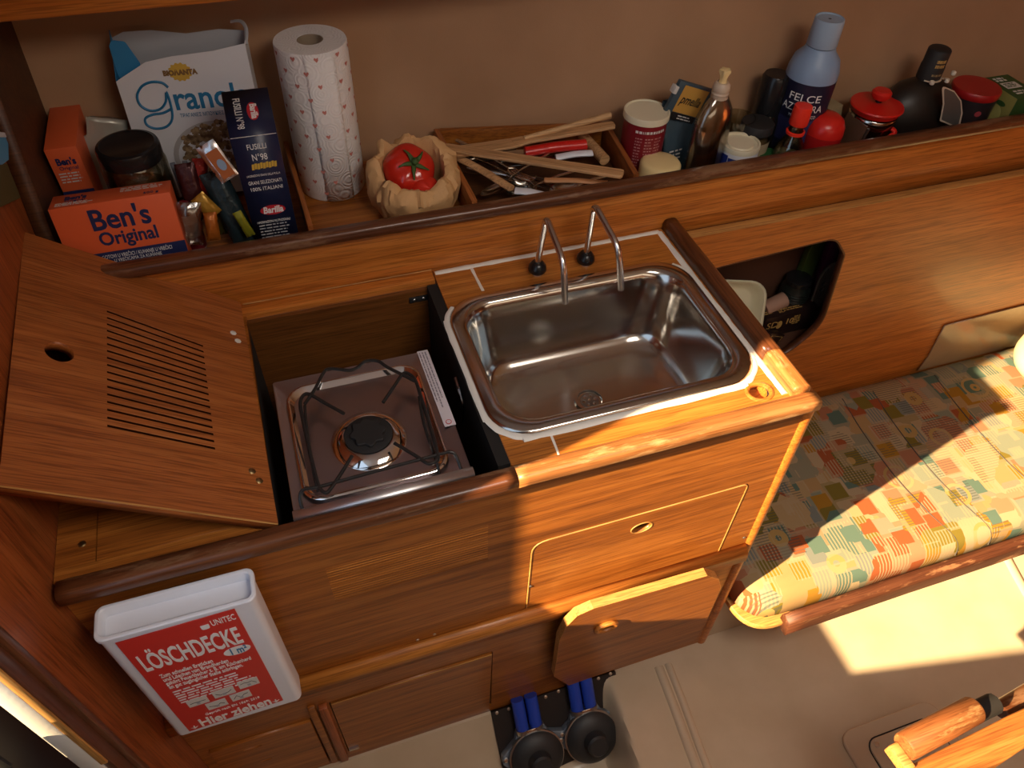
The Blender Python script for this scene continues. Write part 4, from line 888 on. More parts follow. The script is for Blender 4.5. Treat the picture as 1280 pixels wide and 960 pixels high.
# ================================================================== THINGS ON THE SHELF
SHL, SHR = 0.9655, 0.9105
FRONT = lambda y=0.0: basis((0, y - 0.0004, 0), (1, 0, 0), (0, 0, 1), (0, -1, 0))
TOP = lambda z: basis((0, 0, z + 0.0003), (1, 0, 0), (0, 1, 0), (0, 0, 1))
def carton(nm, lab, cat, loc, rot, size, m, bev=0.001):
    t_ = thing(nm, lab, cat, loc, rot)
    box('carton', (0, 0, 0), size, m, t_, bev=bev); return t_
# orange rice boxes
r1 = carton('rice_box', 'orange rice box with dark blue band lying lengthwise behind the fiddle, front left', 'box', (-0.322, 1.053, SHL + 0.010), (-0.20, 0, 0.0), (0.166, 0.052, 0.124), orange_box)
F = FRONT()
plate('blue_band', [(0, 0.028), (0.166, 0.028), (0.166, 0.047), (0, 0.047)], [], 0.0004, F, navy, r1)
plate('white_base', [(0, 0.001), (0.166, 0.001), (0.166, 0.0278), (0, 0.0278)], [], 0.0004, F, white_card, r1)
text("Ben's", 0.045, F @ Matrix.Translation((0.046, 0.083, 0)), navy, r1, width=0.082, bold=0.0010)
text("Original", 0.029, F @ Matrix.Translation((0.050, 0.058, 0)), navy, r1, width=0.082, bold=0.0007)
text("GOTOVI U VREĆICI / KUHANJE U VREĆICI", 0.0085, F @ Matrix.Translation((0.045, 0.0365, 0.0004)), white_ink, r1, width=0.10)
text("U VREĆICAMA ZA KUHANJE", 0.0075, F @ Matrix.Translation((0.060, 0.0295, 0.0004)), white_ink, r1, width=0.068)
T = TOP(0.124)
text("Ben's", 0.018, T @ Matrix.Translation((0.018, 0.028, 0)), navy, r1, width=0.030, bold=0.0008); text("Original", 0.008, T @ Matrix.Translation((0.019, 0.020, 0)), navy, r1, width=0.028)
lines_block(0.008, 0.017, 0.055, 3, 0.0042, 0.002, T, offwhite, r1); text("500 g", 0.010, T @ Matrix.Translation((0.128, 0.008, 0)), navy, r1); lines_block(0.095, 0.044, 0.062, 3, 0.006, 0.0025, T, offwhite, r1, seed=3)
r2 = carton('rice_box', 'orange rice box standing end-on against the bulkhead, behind the front one', 'box', (-0.330, 1.215, SHL), (0, 0, 0.0), (0.046, 0.160, 0.150), orange_box)
plate('blue_band', [(0, 0.058), (0.046, 0.058), (0.046, 0.076), (0, 0.076)], [], 0.0004, F, navy, r2)
plate('white_base', [(0, 0.001), (0.046, 0.001), (0.046, 0.0578), (0, 0.0578)], [], 0.0004, F, white_card, r2)
text("Ben's", 0.016, F @ Matrix.Translation((0.009, 0.122, 0)), navy, r2, width=0.028, bold=0.0006); text("Original", 0.009, F @ Matrix.Translation((0.010, 0.113, 0)), navy, r2, width=0.027)
lines_block(0.006, 0.108, 0.036, 4, 0.005, 0.002, F, offwhite, r2, seed=8)
# granola box
gb = thing('granola_box', 'large white granola box with torn open top and blue script leaning on the hull', 'box', (-0.210, 1.258, SHL + 0.012), (-0.14, 0, -0.10))
GW, GH, GD = 0.205, 0.262, 0.055
out = [(0, 0), (GW, 0), (GW, GH - 0.018), (GW * 0.75, GH - 0.026), (GW * 0.45, GH - 0.030), (GW * 0.25, GH - 0.036), (0.0, GH - 0.062)]
plate('front_face', out, [], 0.001, basis((0, 0, 0), (1, 0, 0), (0, 0, 1), (0, 1, 0)), white_card, gb)
back = [(0, 0), (GW, 0), (GW, GH - 0.013), (GW * 0.8, GH - 0.008), (GW * 0.55, GH - 0.012), (GW * 0.3, GH - 0.004), (0.02, GH - 0.004), (0, GH - 0.012)]
plate('back_face', back, [], 0.001, basis((0, GD, 0), (1, 0, 0), (0, 0, 1), (0, 1, 0)), grey_card, gb)
tag(plate('side_face', [(0.0005, 0), (GD, 0), (GD, GH), (0.0005, GH - 0.06)], [], 0.001, basis((0, 0, 0), (0, 1, 0), (0, 0, 1), (1, 0, 0)), blue_card, gb), 'blue side of the box')
plate('side_face', [(0.0005, 0), (GD, 0), (GD, GH - 0.006), (0.0005, GH - 0.02)], [], 0.001, basis((GW - 0.001, 0, 0), (0, 1, 0), (0, 0, 1), (1, 0, 0)), white_card, gb)
plate('bottom_face', [(0, 0), (GW, 0), (GW, GD), (0, GD)], [], 0.001, XY(0), white_card, gb)
tag(plate('torn_flap', arc_pts([(0.002, GH - 0.066), (0.040, GH - 0.046), (0.026, GH - 0.010), (0.008, GH - 0.006), (0.002, GH - 0.014)], 0.006, 3), [], 0.0012, basis((0, 0.003, 0.0), (1, 0.1, 0), (0, 0.06, 1), (0, 1, 0)), blue_card, gb), 'blue torn flap')
tag(tube('curled_edge', smoothpath([(GW, 0.01, GH - 0.022), (GW + 0.004, 0.026, GH - 0.004), (GW - 0.004, 0.045, GH + 0.004), (GW - 0.02, 0.053, GH + 0.002)], 4), 0.003, grey_card, gb, n=8, flat=(1, 0.4)), 'curled torn card edge')
plate('badge', [((0.0135 + 0.001 * math.cos(14 * a)) * math.cos(a) * 1.25 + 0.098, (0.0135 + 0.001 * math.cos(14 * a)) * math.sin(a) + 0.208) for a in [2 * PI * k / 84 for k in range(84)]], [], 0.0004, F, gold_ink, gb)
text('BIOΛANTA', 0.0105, F @ Matrix.Translation((0.072, 0.204, 0.0005)), brown_ink, gb, width=0.052, bold=0.0007)
# script capital G
gs = [(0.074, 0.180), (0.068, 0.187), (0.055, 0.189), (0.042, 0.184), (0.033, 0.172), (0.033, 0.158), (0.043, 0.149), (0.056, 0.150), (0.066, 0.160), (0.070, 0.174), (0.071, 0.155), (0.068, 0.135), (0.058, 0.124), (0.044, 0.122), (0.034, 0.128), (0.034, 0.138), (0.045, 0.143), (0.058, 0.144), (0.070, 0.149)]
tube('script_initial', [(x, -0.0006, z) for x, z in [((p.x - 0.074) * 1.2 + 0.074, (p.y - 0.15) * 1.1 + 0.153) for p in smoothpath([(a, b, 0) for a, b in gs], 4)]], 0.0021, blue_ink, gb, n=6)
text('ranola', 0.052, F @ Matrix.Translation((0.075, 0.150, 0)), blue_ink, gb, width=0.118, bold=0.0009)
text('ΤΡΑΓΑΝΕΣ ΜΠΟΥΚΙΕΣ ΜΕ ΒΡΩΜΗ', 0.0085, F @ Matrix.Translation((0.080, 0.137, 0)), blue_ink, gb, width=0.105)
bm = bmesh.new(); rnd = random.Random(3)
for k in range(190):
    a = rnd.uniform(0, 2 * PI); r_ = rnd.random() ** 0.5; x = 0.128 + 0.062 * r_ * math.cos(a); z = 0.080 + 0.046 * r_ * math.sin(a)
    bmesh.ops.create_icosphere(bm, subdivisions=1, radius=rnd.uniform(0.0045, 0.0075), matrix=Matrix.Translation((x, -0.0008, z)) @ Matrix.Diagonal((1, 0.12, 0.8, 1)))
gp = mat('granola_print', (0.24, 0.14, 0.06), 0.7, bump=(150, 0.6, 0.002))
nt, b = nodes(gp); _tc = nt.nodes.new('ShaderNodeTexCoord'); _n = nt.nodes.new('ShaderNodeTexNoise'); _n.inputs['Scale'].default_value = 110
nt.links.new(_tc.outputs['Object'], _n.inputs['Vector']); _r = ramp(nt, [(0.35, (0.10, 0.05, 0.02)), (0.65, (0.42, 0.28, 0.14))]); nt.links.new(_n.outputs['Fac'], _r.inputs[0]); nt.links.new(_r.outputs[0], b.inputs['Base Color'])
gr_ = bm_obj('printed_granola', bm, gp, gb); gr_['kind'] = 'stuff'
tube('printed_bowl', [(0.128 + 0.072 * math.cos(a), -0.0005, 0.068 + 0.056 * math.sin(a)) for a in [PI * k / 20 for k in range(-2, 23)]], 0.004, mat('bowl_print', (0.45, 0.43, 0.42), 0.5), gb, n=6, flat=(1, 0.1))
# crumpled silver bag
bm = bmesh.new(); bmesh.ops.create_grid(bm, x_segments=14, y_segments=20, size=1)
for v_ in bm.verts:
    x, y = v_.co.x * 0.040, v_.co.y * 0.072; v_.co = (x * (1 - 0.25 * (v_.co.y > 0.6)), 0.006 * noise.noise(Vector((x * 60, y * 40, 0))) + 0.012 * (1 - (x / 0.045) ** 2), y)
ex = bmesh.ops.extrude_face_region(bm, geom=list(bm.faces)); [setattr(v_.co, 'y', -0.6 * v_.co.y + 0.004) for v_ in ex['geom'] if isinstance(v_, bmesh.types.BMVert)]
sbg = bm_obj('crumpled_bag', bm, mat('pearly_film', (0.52, 0.50, 0.42), 0.3, metal=0.3), None, smooth='all'); sbg.location = (-0.262, 1.285, SHL + 0.078); sbg.rotation_euler = (-0.15, 0.30, 0.1)
tag(sbg, 'crumpled pearly plastic bag between the standing orange box and the granola box', 'bag')
# jar
jr = thing('storage_jar', 'wide glass jar with a glossy black screw lid behind the front orange box', 'jar', (-0.206, 1.176, SHL))
bm = lathe_bm([(0, 0.003), (0.040, 0.003), (0.047, 0.008), (0.0485, 0.02), (0.0485, 0.131), (0.044, 0.146), (0.041, 0.149), (0.041, 0.154), (0.0385, 0.154), (0.0385, 0.148), (0.046, 0.129), (0.046, 0.02), (0.040, 0.007), (0, 0.007)], 40)
bm_obj('glass_body', bm, jar_glass, jr, smooth=True)
lathe('contents', [(0, 0.0075), (0.038, 0.0075), (0.0452, 0.02), (0.0452, 0.085), (0, 0.088)], mat('jar_contents', (0.10, 0.08, 0.03), 0.8, bump=(200, 1, 0.004)), jr, n=32)
lathe('lid', [(0.0405, 0.139), (0.0455, 0.139), (0.0465, 0.142), (0.0465, 0.159), (0.045, 0.163), (0.040, 0.1645), (0.038, 0.163), (0, 0.163)], black_plastic, jr, n=44)
# pasta box
pb = thing('pasta_box', 'tall dark blue pasta box standing beside the teak divider', 'box', (-0.054, 1.082, SHL + 0.004), (-0.055, 0, -0.015))
plate('carton', [(0, 0), (0.078, 0), (0.078, 0.228), (0, 0.190)], [], 0.068, YZ(0), pasta_blue, pb)
lines = [('FUSILLI', 0.0125, 0.020, 0.170, 0.028, white_ink), ('N°98', 0.0150, 0.024, 0.152, 0.022, white_ink), ('LAVORAZIONE GRANO DELLA PUGLIA', 0.005, 0.010, 0.126, 0.050, white_ink), ('GRANI SELEZIONATI', 0.0085, 0.010, 0.113, 0.050, white_ink), ('100% ITALIANI', 0.0085, 0.010, 0.102, 0.048, white_ink)]
for s_, sz_, x_, z_, w_, m_ in lines: text(s_, sz_, F @ Matrix.Translation((x_, z_, 0)), m_, pb, width=w_)
bm = bmesh.new()
for k in range(9): add_box(bm, (0.018 + k * 0.0042, -0.0009, 0.137 + 0.002 * (k % 2) * 0.5), (0.0216 + k * 0.0042, -0.0001, 0.146 + 0.001 * (k % 2)), 0.0, basis((0, 0, 0), (1, 0, 0.04), (0, 1, 0), (0.12, 0, 1)) @ Matrix.Translation((-0.014, 0, 0)))
bm_obj('printed_fusilli', bm, gold_ink, pb)
lg = plate('red_oval', circ(0.037, 0.066, 0.0195, 0.0085, 28), [], 0.0005, F, red_ink, pb); text('Barilla', 0.0155, F @ Matrix.Translation((0.0215, 0.0615, 0.0006)), white_ink, lg, width=0.031, bold=0.0005, shear=0.15)
text('INFORMAZIONI NUTRIZIONALI', 0.006, F @ Matrix.Translation((0.008, 0.044, 0)), white_ink, pb, width=0.052); lines_block(0.010, 0.041, 0.05, 7, 0.0055, 0.002, F, grey_card, pb, seed=12)
T = basis((0, -0.0003, 0.1904), (1, 0, 0), (0, 0.899, 0.438), (0, -0.438, 0.899)); og = plate('red_oval', circ(0.040, 0.045, 0.0085, 0.0165, 28), [], 0.0005, T, red_ink, pb)
text('Barilla', 0.014, T @ Matrix.Translation((0.0370, 0.0585, 0.0006)) @ Matrix.Rotation(-PI / 2, 4, 'Z'), white_ink, og, width=0.027, bold=0.0004)
text('FUSILLI N°98', 0.015, T @ Matrix.Translation((0.014, 0.072, 0)) @ Matrix.Rotation(-PI / 2, 4, 'Z'), white_ink, pb, width=0.056)
tube('worn_edge', [(0.001, 0.0005, 0.1905), (0.067, 0.0005, 0.1905)], 0.0006, offwhite, pb, n=5)
# snack wrappers and small things between the boxes
def packet(nm, lab, cat, c, rot, w_, h_, t_, m, n=10):
    bm = bmesh.new(); bmesh.ops.create_grid(bm, x_segments=n, y_segments=n + 4, size=1)
    F2 = {}
    for v_ in bm.verts:
        x, y = v_.co.x, v_.co.y; bulge = max(0, (1 - x ** 4)) * max(0, (1 - y ** 4))
        v_.co = (x * w_ / 2 * (1 + 0.05 * noise.noise(Vector((y * 3, 1, c[0] * 50)))), -bulge * t_ / 2 - 0.0004 + 0.12 * t_ * noise.noise(Vector((x * 3, y * 4, c[0] * 90))), y * h_ / 2)
    d_ = bmesh.ops.duplicate(bm, geom=list(bm.verts) + list(bm.edges) + list(bm.faces))
    for v_ in d_['geom']:
        if isinstance(v_, bmesh.types.BMVert): v_.co.y = -v_.co.y
    bmesh.ops.remove_doubles(bm, verts=bm.verts, dist=0.0003)
    o = bm_obj(nm, bm, m, None, smooth='all'); o.location = c; o.rotation_euler = rot; return tag(o, lab, cat)
foil = mat('silver_foil', (0.75, 0.74, 0.74), 0.22, metal=1)
p_ = packet('sugar_sachet', 'silver sachet with an orange and blue picture sticking up beside the pasta box', 'sachet', at(272, 202, 1, 1.10), (-0.35, -0.40, 0.1), 0.030, 0.060, 0.006, foil)
plate('picture', [(-0.008, -0.026), (0.012, -0.026), (0.012, 0.018), (-0.008, 0.018)], [], 0.0004, basis((0, -0.0042, 0), (1, 0, 0), (0, 0, 1), (0, -1, 0)), mat('orange_picture', (0.42, 0.12, 0.03), 0.3), p_)
plate('picture', circ(0.003, -0.006, 0.006, 0.009, 16), [], 0.0004, basis((0, -0.0048, 0), (1, 0, 0), (0, 0, 1), (0, -1, 0)), mat('pale_blue_picture', (0.25, 0.35, 0.5), 0.3), p_)
for nm, lab, c, rot, w_, h_, t_, col in (
    ('wrapper', 'red foil wrapper left of the silver sachet', at(252, 222, 1, 1.14), (-0.3, 0.15, 0), 0.022, 0.06, 0.010, (0.50, 0.03, 0.015)),
    ('wrapper', 'golden yellow wrapper low in front of the red wrapper', at(258, 257, 1, 1.10), (-0.3, -0.5, 0.2), 0.024, 0.04, 0.010, (0.65, 0.36, 0.05)),
    ('wrapper', 'orange sweet in a twisted clear wrapper right behind the fiddle', at(265, 283, 1, 1.075), (-0.3, 0.1, 0), 0.020, 0.045, 0.012, (0.55, 0.16, 0.02)),
    ('wrapper', 'dark green and blue crumpled foil bag beside the pasta box', at(288, 262, 1, 1.11), (-0.3, -0.18, 0.1), 0.040, 0.13, 0.022, (0.035, 0.06, 0.07)),
    ('wrapper', 'olive wrapper strip behind the orange sweet', at(274, 255, 1, 1.125), (-0.3, 0.05, 0), 0.018, 0.10, 0.008, (0.10, 0.09, 0.02)),
    ('wrapper', 'yellow green wrapper corner at the foot of the pasta box', at(305, 280, 1, 1.078), (-0.2, -0.3, 0), 0.014, 0.045, 0.006, (0.38, 0.38, 0.03)),
    ('wrapper', 'dark brown wrapper behind the clothes peg', at(240, 240, 1, 1.13), (-0.3, 0.0, 0), 0.030, 0.09, 0.012, (0.09, 0.02, 0.02))):
    packet(nm, lab, 'wrapper', c, rot, w_, h_, t_, mat('foil_' + lab[:6], tuple(c * 0.7 for c in col), 0.25, metal=0.35, bump=(90, 0.6, 0.003)))
cb = packet('plastic_bag', 'clear crumpled bag end between the front orange box and the sweets', 'bag', at(238, 280, 1, 1.08), (-0.2, 0.2, 0), 0.035, 0.07, 0.014, thin('clear_film', (0.75, 0.70, 0.66), 0.18, 0.22))
mb = thing('small_bottle', 'small maroon bottle with a pale cap standing right of the front orange box', 'bottle', (at(231, 262, 1, 1.115).x, 1.115, SHL))
lathe('body', [(0, 0), (0.014, 0), (0.016, 0.004), (0.016, 0.045), (0.012, 0.055)], mat('clear_dusty', (0.5, 0.42, 0.38), 0.2), mb, n=24)
lathe('label', [(0.0162, 0.006), (0.0165, 0.007), (0.0165, 0.03), (0.0162, 0.031)], mat('maroon', (0.18, 0.01, 0.02), 0.4), mb, n=24)
lathe('cap', [(0.012, 0.052), (0.0135, 0.054), (0.0135, 0.068), (0.012, 0.07), (0.011, 0.07)], offwhite, mb, n=24)
lathe('cap_top', [(0.012, 0.069), (0.0135, 0.071), (0.012, 0.083), (0.006, 0.088), (0, 0.088)], mat('maroon2', (0.20, 0.01, 0.02), 0.4), mb, n=24)
# clothes peg
pg_ = thing('clothes_peg', 'blue-grey plastic clothes peg standing behind the small maroon bottle', 'peg', at(229, 225, 1, 1.17), (-0.1, 0.05, 0.1))
pm_ = mat('peg_grey', (0.16, 0.19, 0.23), 0.5)
for s_ in (-1, 1):
    bm = bmesh.new(); add_box(bm, (-0.004, -0.004, -0.055), (0.004, 0.004, 0.030), 0.001, Matrix.Translation((0.0065 * s_, 0, 0)) @ Matrix.Rotation(0.09 * s_, 4, 'Y'))
    bm_obj('jaw', bm, pm_, pg_, smooth=True)
tube('spring', smoothpath([(-0.009, -0.005, 0), (0, -0.0065, 0.002), (0.009, -0.005, 0)], 4), 0.0009, steel, pg_)

# kitchen roll
kr = thing('kitchen_roll', 'tall roll of white embossed kitchen paper with small red hearts', 'paper roll', (0.0955, 1.242, SHL))
RR_ = 0.0575; KH = 0.262
bm = lathe_bm([(0.021, 0.001), (RR_ - 0.001, 0.001), (RR_, 0.003), (RR_, KH - 0.003), (RR_ - 0.001, KH), (0.021, KH), (0.021, 0.001)], 72)
bm_obj('paper', bm, tissue, kr, smooth=True)
bm = lathe_bm([(0.0205, 0.0015), (0.0205, KH - 0.0005), (0.0188, KH - 0.0005), (0.0188, 0.0015), (0.0205, 0.0015)], 40)
tag(bm_obj('core', bm, tissue_core, kr, smooth=True), 'brown cardboard core')
bm = bmesh.new(); prev = None
for k in range(9):
    a = math.radians(-62 - 6 * k); r_ = RR_ + 0.0035 * (1 - k / 8) + 0.0003
    cur = [bm.verts.new((r_ * math.cos(a), r_ * math.sin(a), z)) for z in (0.002, KH * 0.5, KH - 0.001)]
    if prev:
        for i in range(2): bm.faces.new((prev[i], cur[i], cur[i + 1], prev[i + 1]))
    prev = cur
ex = bmesh.ops.extrude_face_region(bm, geom=list(bm.faces))
for v_ in ex['geom']:
    if isinstance(v_, bmesh.types.BMVert): v_.co.x *= 0.985; v_.co.y *= 0.985
bm_obj('loose_end', bm, tissue, kr, smooth='all')
heart = [(x * 0.85, z * 0.85) for x, z in [(0, -0.0048), (0.0044, 0.0006), (0.0042, 0.0034), (0.0020, 0.0042), (0, 0.0022), (-0.0020, 0.0042), (-0.0042, 0.0034), (-0.0044, 0.0006)]]
heart_i = [(x * 0.55, z * 0.55 + 0.0001) for x, z in heart]
bm = bmesh.new()
for row in range(12):
    for k in range(10):
        a0 = math.radians(k * 36 + (18 if row % 2 else 0)); z0 = 0.018 + row * 0.0215; r_ = RR_ + (0.0034 if -118 < ((math.degrees(a0) + 180) % 360 - 180) < -56 else 0) * 0.3 + 0.0009
        o_ = [bm.verts.new((r_ * math.cos(a0 + x / RR_), r_ * math.sin(a0 + x / RR_), z0 + z)) for x, z in heart]
        bm.faces.new((o_[0], o_[1], o_[2], o_[3], o_[4])); bm.faces.new((o_[0], o_[4], o_[5], o_[6], o_[7]))
hh = bm_obj('printed_hearts', bm, mat('heart_print', (0.55, 0.20, 0.16), 0.8), kr); hh['kind'] = 'stuff'

# paper bag with tomatoes
BX, BY = 0.222, 1.128
bm = bmesh.new(); rings = []; nA = 96
prof = [(0.050, 0.0), (0.064, 0.003), (0.072, 0.02), (0.078, 0.045), (0.076, 0.065), (0.070, 0.079), (0.061, 0.085), (0.054, 0.083), (0.051, 0.070), (0.052, 0.055), (0.053, 0.035), (0.045, 0.012), (0.0, 0.010)]
for j, (r_, z) in enumerate(prof):
    ring = []
    for k in range(nA):
        a = 2 * PI * k / nA; n1_ = noise.noise(Vector((math.cos(a) * 2.2, math.sin(a) * 2.2, z * 12))); n2_ = abs(noise.noise(Vector((math.cos(a) * 7, math.sin(a) * 7, z * 30 + 5)))) ; n3_ = noise.noise(Vector((math.cos(a) * 16, math.sin(a) * 16, z * 60)))
        n4_ = abs(noise.noise(Vector((math.cos(a) * 9 + 7, math.sin(a) * 9, z * 45)))) 
        n5_ = abs(noise.noise(Vector((math.cos(a) * 3.4 + 11, math.sin(a) * 3.4, z * 70)))); rr_ = r_ * (0.97 + 0.09 * n1_ + 0.10 * n2_ + 0.03 * n3_ - 0.05 * n4_ + 0.14 * n5_) if 0 < j < 12 else r_
        zz = z + (0.020 * n1_ + 0.010 * n2_ + 0.003 * n3_) * (z > 0.05) + 0.019 * math.sin(a) * (z > 0.05)
        ring.append(bm.verts.new((rr_ * math.cos(a) * 1.0, rr_ * math.sin(a) * 0.90, zz)))
    rings.append(ring)
for a_, b_ in zip(rings, rings[1:]):
    for k in range(nA): bm.faces.new((a_[k], a_[(k + 1) % nA], b_[(k + 1) % nA], b_[k]))
bm.faces.new(rings[0][::-1])
bmesh.ops.remove_doubles(bm, verts=bm.verts, dist=1e-5)
pbag = bm_obj('paper_bag', bm, paper_m, None, smooth=True); pbag.location = (BX, BY, SHL)
tag(pbag, 'crumpled brown paper bag rolled open around two tomatoes', 'bag')
def tomato(loc, r_, rot, lab, cal):
    t_ = thing('tomato', lab, 'tomato', loc, rot, group=None)
    bm = bmesh.new(); bmesh.ops.create_uvsphere(bm, u_segments=48, v_segments=28, radius=r_)
    for v_ in bm.verts:
        d_ = v_.co.normalized(); a = math.atan2(d_.y, d_.x); h_ = math.sqrt(max(0, 1 - d_.z ** 2))
        k_ = 1 + 0.045 * math.cos(a * 5) * h_ * max(0, d_.z + 0.35) - 0.16 * max(0, d_.z) ** 6
        v_.co = Vector((d_.x, d_.y, d_.z * 0.82)) * r_ * k_
    bm_obj('fruit', bm, tomato_m, t_, smooth='all')
    if cal:
        bm = bmesh.new(); add_tube(bm, [(0, 0, r_ * 0.62), (0.001, 0.001, r_ * 0.80), (0.002, 0.002, r_ * 0.92)], [0.0055, 0.005, 0.006], 10)
        for k in range(5):
            a = 2 * PI * k / 5 + 0.4
            add_tube(bm, smoothpath([(0, 0, r_ * 0.70), (0.35 * r_ * math.cos(a), 0.35 * r_ * math.sin(a), r_ * 0.78), (0.62 * r_ * math.cos(a + .1), 0.62 * r_ * math.sin(a + .1), r_ * 0.70)], 3), [0.0040, 0.0042, 0.004, 0.003, 0.002, 0.0016, 0.001], 6, flat=(1, 0.3))
        tag(bm_obj('calyx', bm, green_leaf, t_, smooth='all'), 'green stalk and leaves')
    return t_
tomato((BX - 0.005, BY + 0.010, SHL + 0.070), 0.045, (0.72, -0.05, 0.3), 'large red tomato with green stalk on top in the paper bag', True)
tomato((BX + 0.014, BY - 0.030, SHL + 0.046), 0.030, (0.6, 0.3, 0), 'smaller red tomato half hidden below the large one in the paper bag', False)

# cutlery tray
tray = thing('cutlery_tray', 'open teak tray full of wooden spoons, knives and forks on the shelf', 'tray', (0.46, 1.15, SHL))
c0 = [(0.300, 1.052), (0.303, 1.292), (0.612, 1.226), (0.612, 1.052)]
c0 = [(0.302, 1.048), (0.300, 1.300), (0.647, 1.232), (0.618, 1.048)]
def wall(a_, b_, th, z0, z1, nm='side'):
    a_, b_ = Vector((*a_, 0)), Vector((*b_, 0)); d_ = (b_ - a_).normalized(); nn = Vector((-d_.y, d_.x, 0))
    return box(nm, (0, 0, z0), ((b_ - a_).length, th, z1), teak_side if abs(d_.y) > abs(d_.x) else teak, tray, True, bev=0.0008, M=basis(a_, d_, nn, (0, 0, 1)))
wall((0.302, 1.0485), (0.300, 1.296), -0.010, SHL, 1.016); wall((0.311, 1.296), (0.621, 1.237), -0.010, SHL, 1.016, 'back'); wall((0.632, 1.233), (0.612, 1.0485), -0.010, SHL, 1.016)
wall((0.3125, 1.0485), (0.6015, 1.0485), 0.008, SHL, 0.995, 'front')
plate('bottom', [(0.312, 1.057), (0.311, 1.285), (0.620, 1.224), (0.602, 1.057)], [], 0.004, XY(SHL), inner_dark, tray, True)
# utensils
def stick(nm, lab, cat, a_, b_, w_, th, m, taper=(1, 1), hole=None, parent=None):
    a_, b_ = Vector(a_), Vector(b_); L_ = (b_ - a_).length; d_ = (b_ - a_).normalized()
    t_ = thing(nm, lab, cat, a_, (0, 0, 0)) if parent is None else parent
    side = Vector((0, 0, 1)).cross(d_).normalized(); upv = d_.cross(side)
    t_.rotation_euler = Matrix((d_, side, upv)).transposed().to_euler()
    out = arc_pts([(0, -w_ / 2 * taper[0]), (L_, -w_ / 2 * taper[1]), (L_, w_ / 2 * taper[1]), (0, w_ / 2 * taper[0])], [w_ * .3, w_ * .3, w_ * .3, w_ * .3], 4)
    hs = [circ(L_ * hole, 0, 0.002, n=10)] if hole else []
    plate('handle', out, hs, th, XY(-th / 2), m, t_, bev=min(0.001, th * 0.3)); return t_, L_
stick('wooden_spatula', 'long flat wooden spatula lying across the front of the tray', 'spatula', at(554, 184, 2, 1.022), at(779, 218, 2, 1.040), 0.0235, 0.006, spoonwood, (0.95, 1.0))
t_, L_ = stick('wooden_spatula', 'wooden spatula with broad blade and a hole in its rounded handle end', 'spatula', at(640, 178, 2, 1.026), at(768, 156, 2, 1.040), 0.020, 0.006, spoonwood, (1.1, 1.0), 0.86)
plate('blade', arc_pts([(-0.11, -0.018), (0.0, -0.019), (0.045, -0.009), (0.045, 0.009), (0.0, 0.012), (-0.11, 0.018)], 0.010, 4), [], 0.0045, XY(-0.00225), spoonwood, t_, bev=0.001)
a_, b_ = at(655, 173, 2, 1.030), at(763, 144, 2, 1.050)
ws = tube('wooden_spoon', [a_, a_.lerp(b_, .5), b_], [0.0045, 0.0055, 0.0062], spoonwood2, None, n=12); tag(ws, 'thin round wooden spoon handle resting on the back of the tray', 'spoon')
def knife(nm, lab, a_, b_, r_, m, blade, flat=(1, 0.6), n=12):
    t_ = thing(nm, lab, 'knife', a_)
    a_, b_ = Vector(a_), Vector(b_); d_ = (b_ - a_).normalized()
    tube('handle', smoothpath([Vector((0, 0, 0)), (b_ - a_) * 0.1 , (b_ - a_) * 0.5 + Vector((0, 0, 0.002)), (b_ - a_) * 0.93, b_ - a_], 3), [r_ * 0.7] + [r_] * 11 + [r_ * 0.75], m, t_, n=n, flat=flat)
    if blade:
        side = Vector((0, 0, 1)).cross(d_).normalized()
        plate('blade', [(0, -r_ * 0.8), (-blade * 0.8, -r_ * 0.8), (-blade, r_ * 0.3), (-blade * 0.85, r_ * 0.8), (0, r_ * 0.8)], [], 0.0012, basis((0, 0, 0), d_, side, d_.cross(side)), steel, t_)
    return t_
knife('kitchen_knife', 'knife with a fat red handle in the middle of the tray', at(655, 190, 2, 1.008), at(733, 180, 2, 1.014), 0.0105, red_plastic, 0.08, (1, 0.9))
knife('kitchen_knife', 'knife with a curved white handle right of the red handle', at(694, 197, 2, 0.998), at(741, 191, 2, 1.004), 0.0085, white_plastic, 0.07)
knife('table_knife', 'knife with an orange brown handle in front of the long spatula', at(680, 225, 2, 1.002), at(760, 229, 2, 1.004), 0.0066, mat('orange_wood', (0.60, 0.27, 0.11), 0.45), 0.0)
t_ = knife('kitchen_knife', 'knife with a brown wooden handle and white end at the front left of the tray', at(640, 236, 2, 1.006), at(571, 196, 2, 1.010), 0.0085, spoonwood, 0.0)
tag(knife('cheese_knife', 'knife with a white wedge shaped handle in front of the brown knife handle', at(643, 238, 2, 1.004), at(684, 245, 2, 1.000), 0.0095, white_plastic, 0.0, (1, 0.4)), cat='knife')
tube('wooden_pin', [at(728, 170, 2, 0.995), at(756, 200, 2, 0.995)], 0.0105, spoonwood, None, n=16)
tag(bpy.data.objects['wooden_pin'], 'thick round wooden pin lying along the right side of the tray', 'pin')
tag(plate('bread_knife_blade', [(0, 0), (0.085, 0.0), (0.105, 0.010), (0.085, 0.018), (0, 0.018)], [], 0.0012, Matrix.Identity(4), steel, None), 'bright steel blade in the dark middle of the tray', 'blade')
o_ = bpy.data.objects['bread_knife_blade']; o_.location = at(625, 210, 2, 0.998); o_.rotation_euler = (0.1, 0, -0.05)
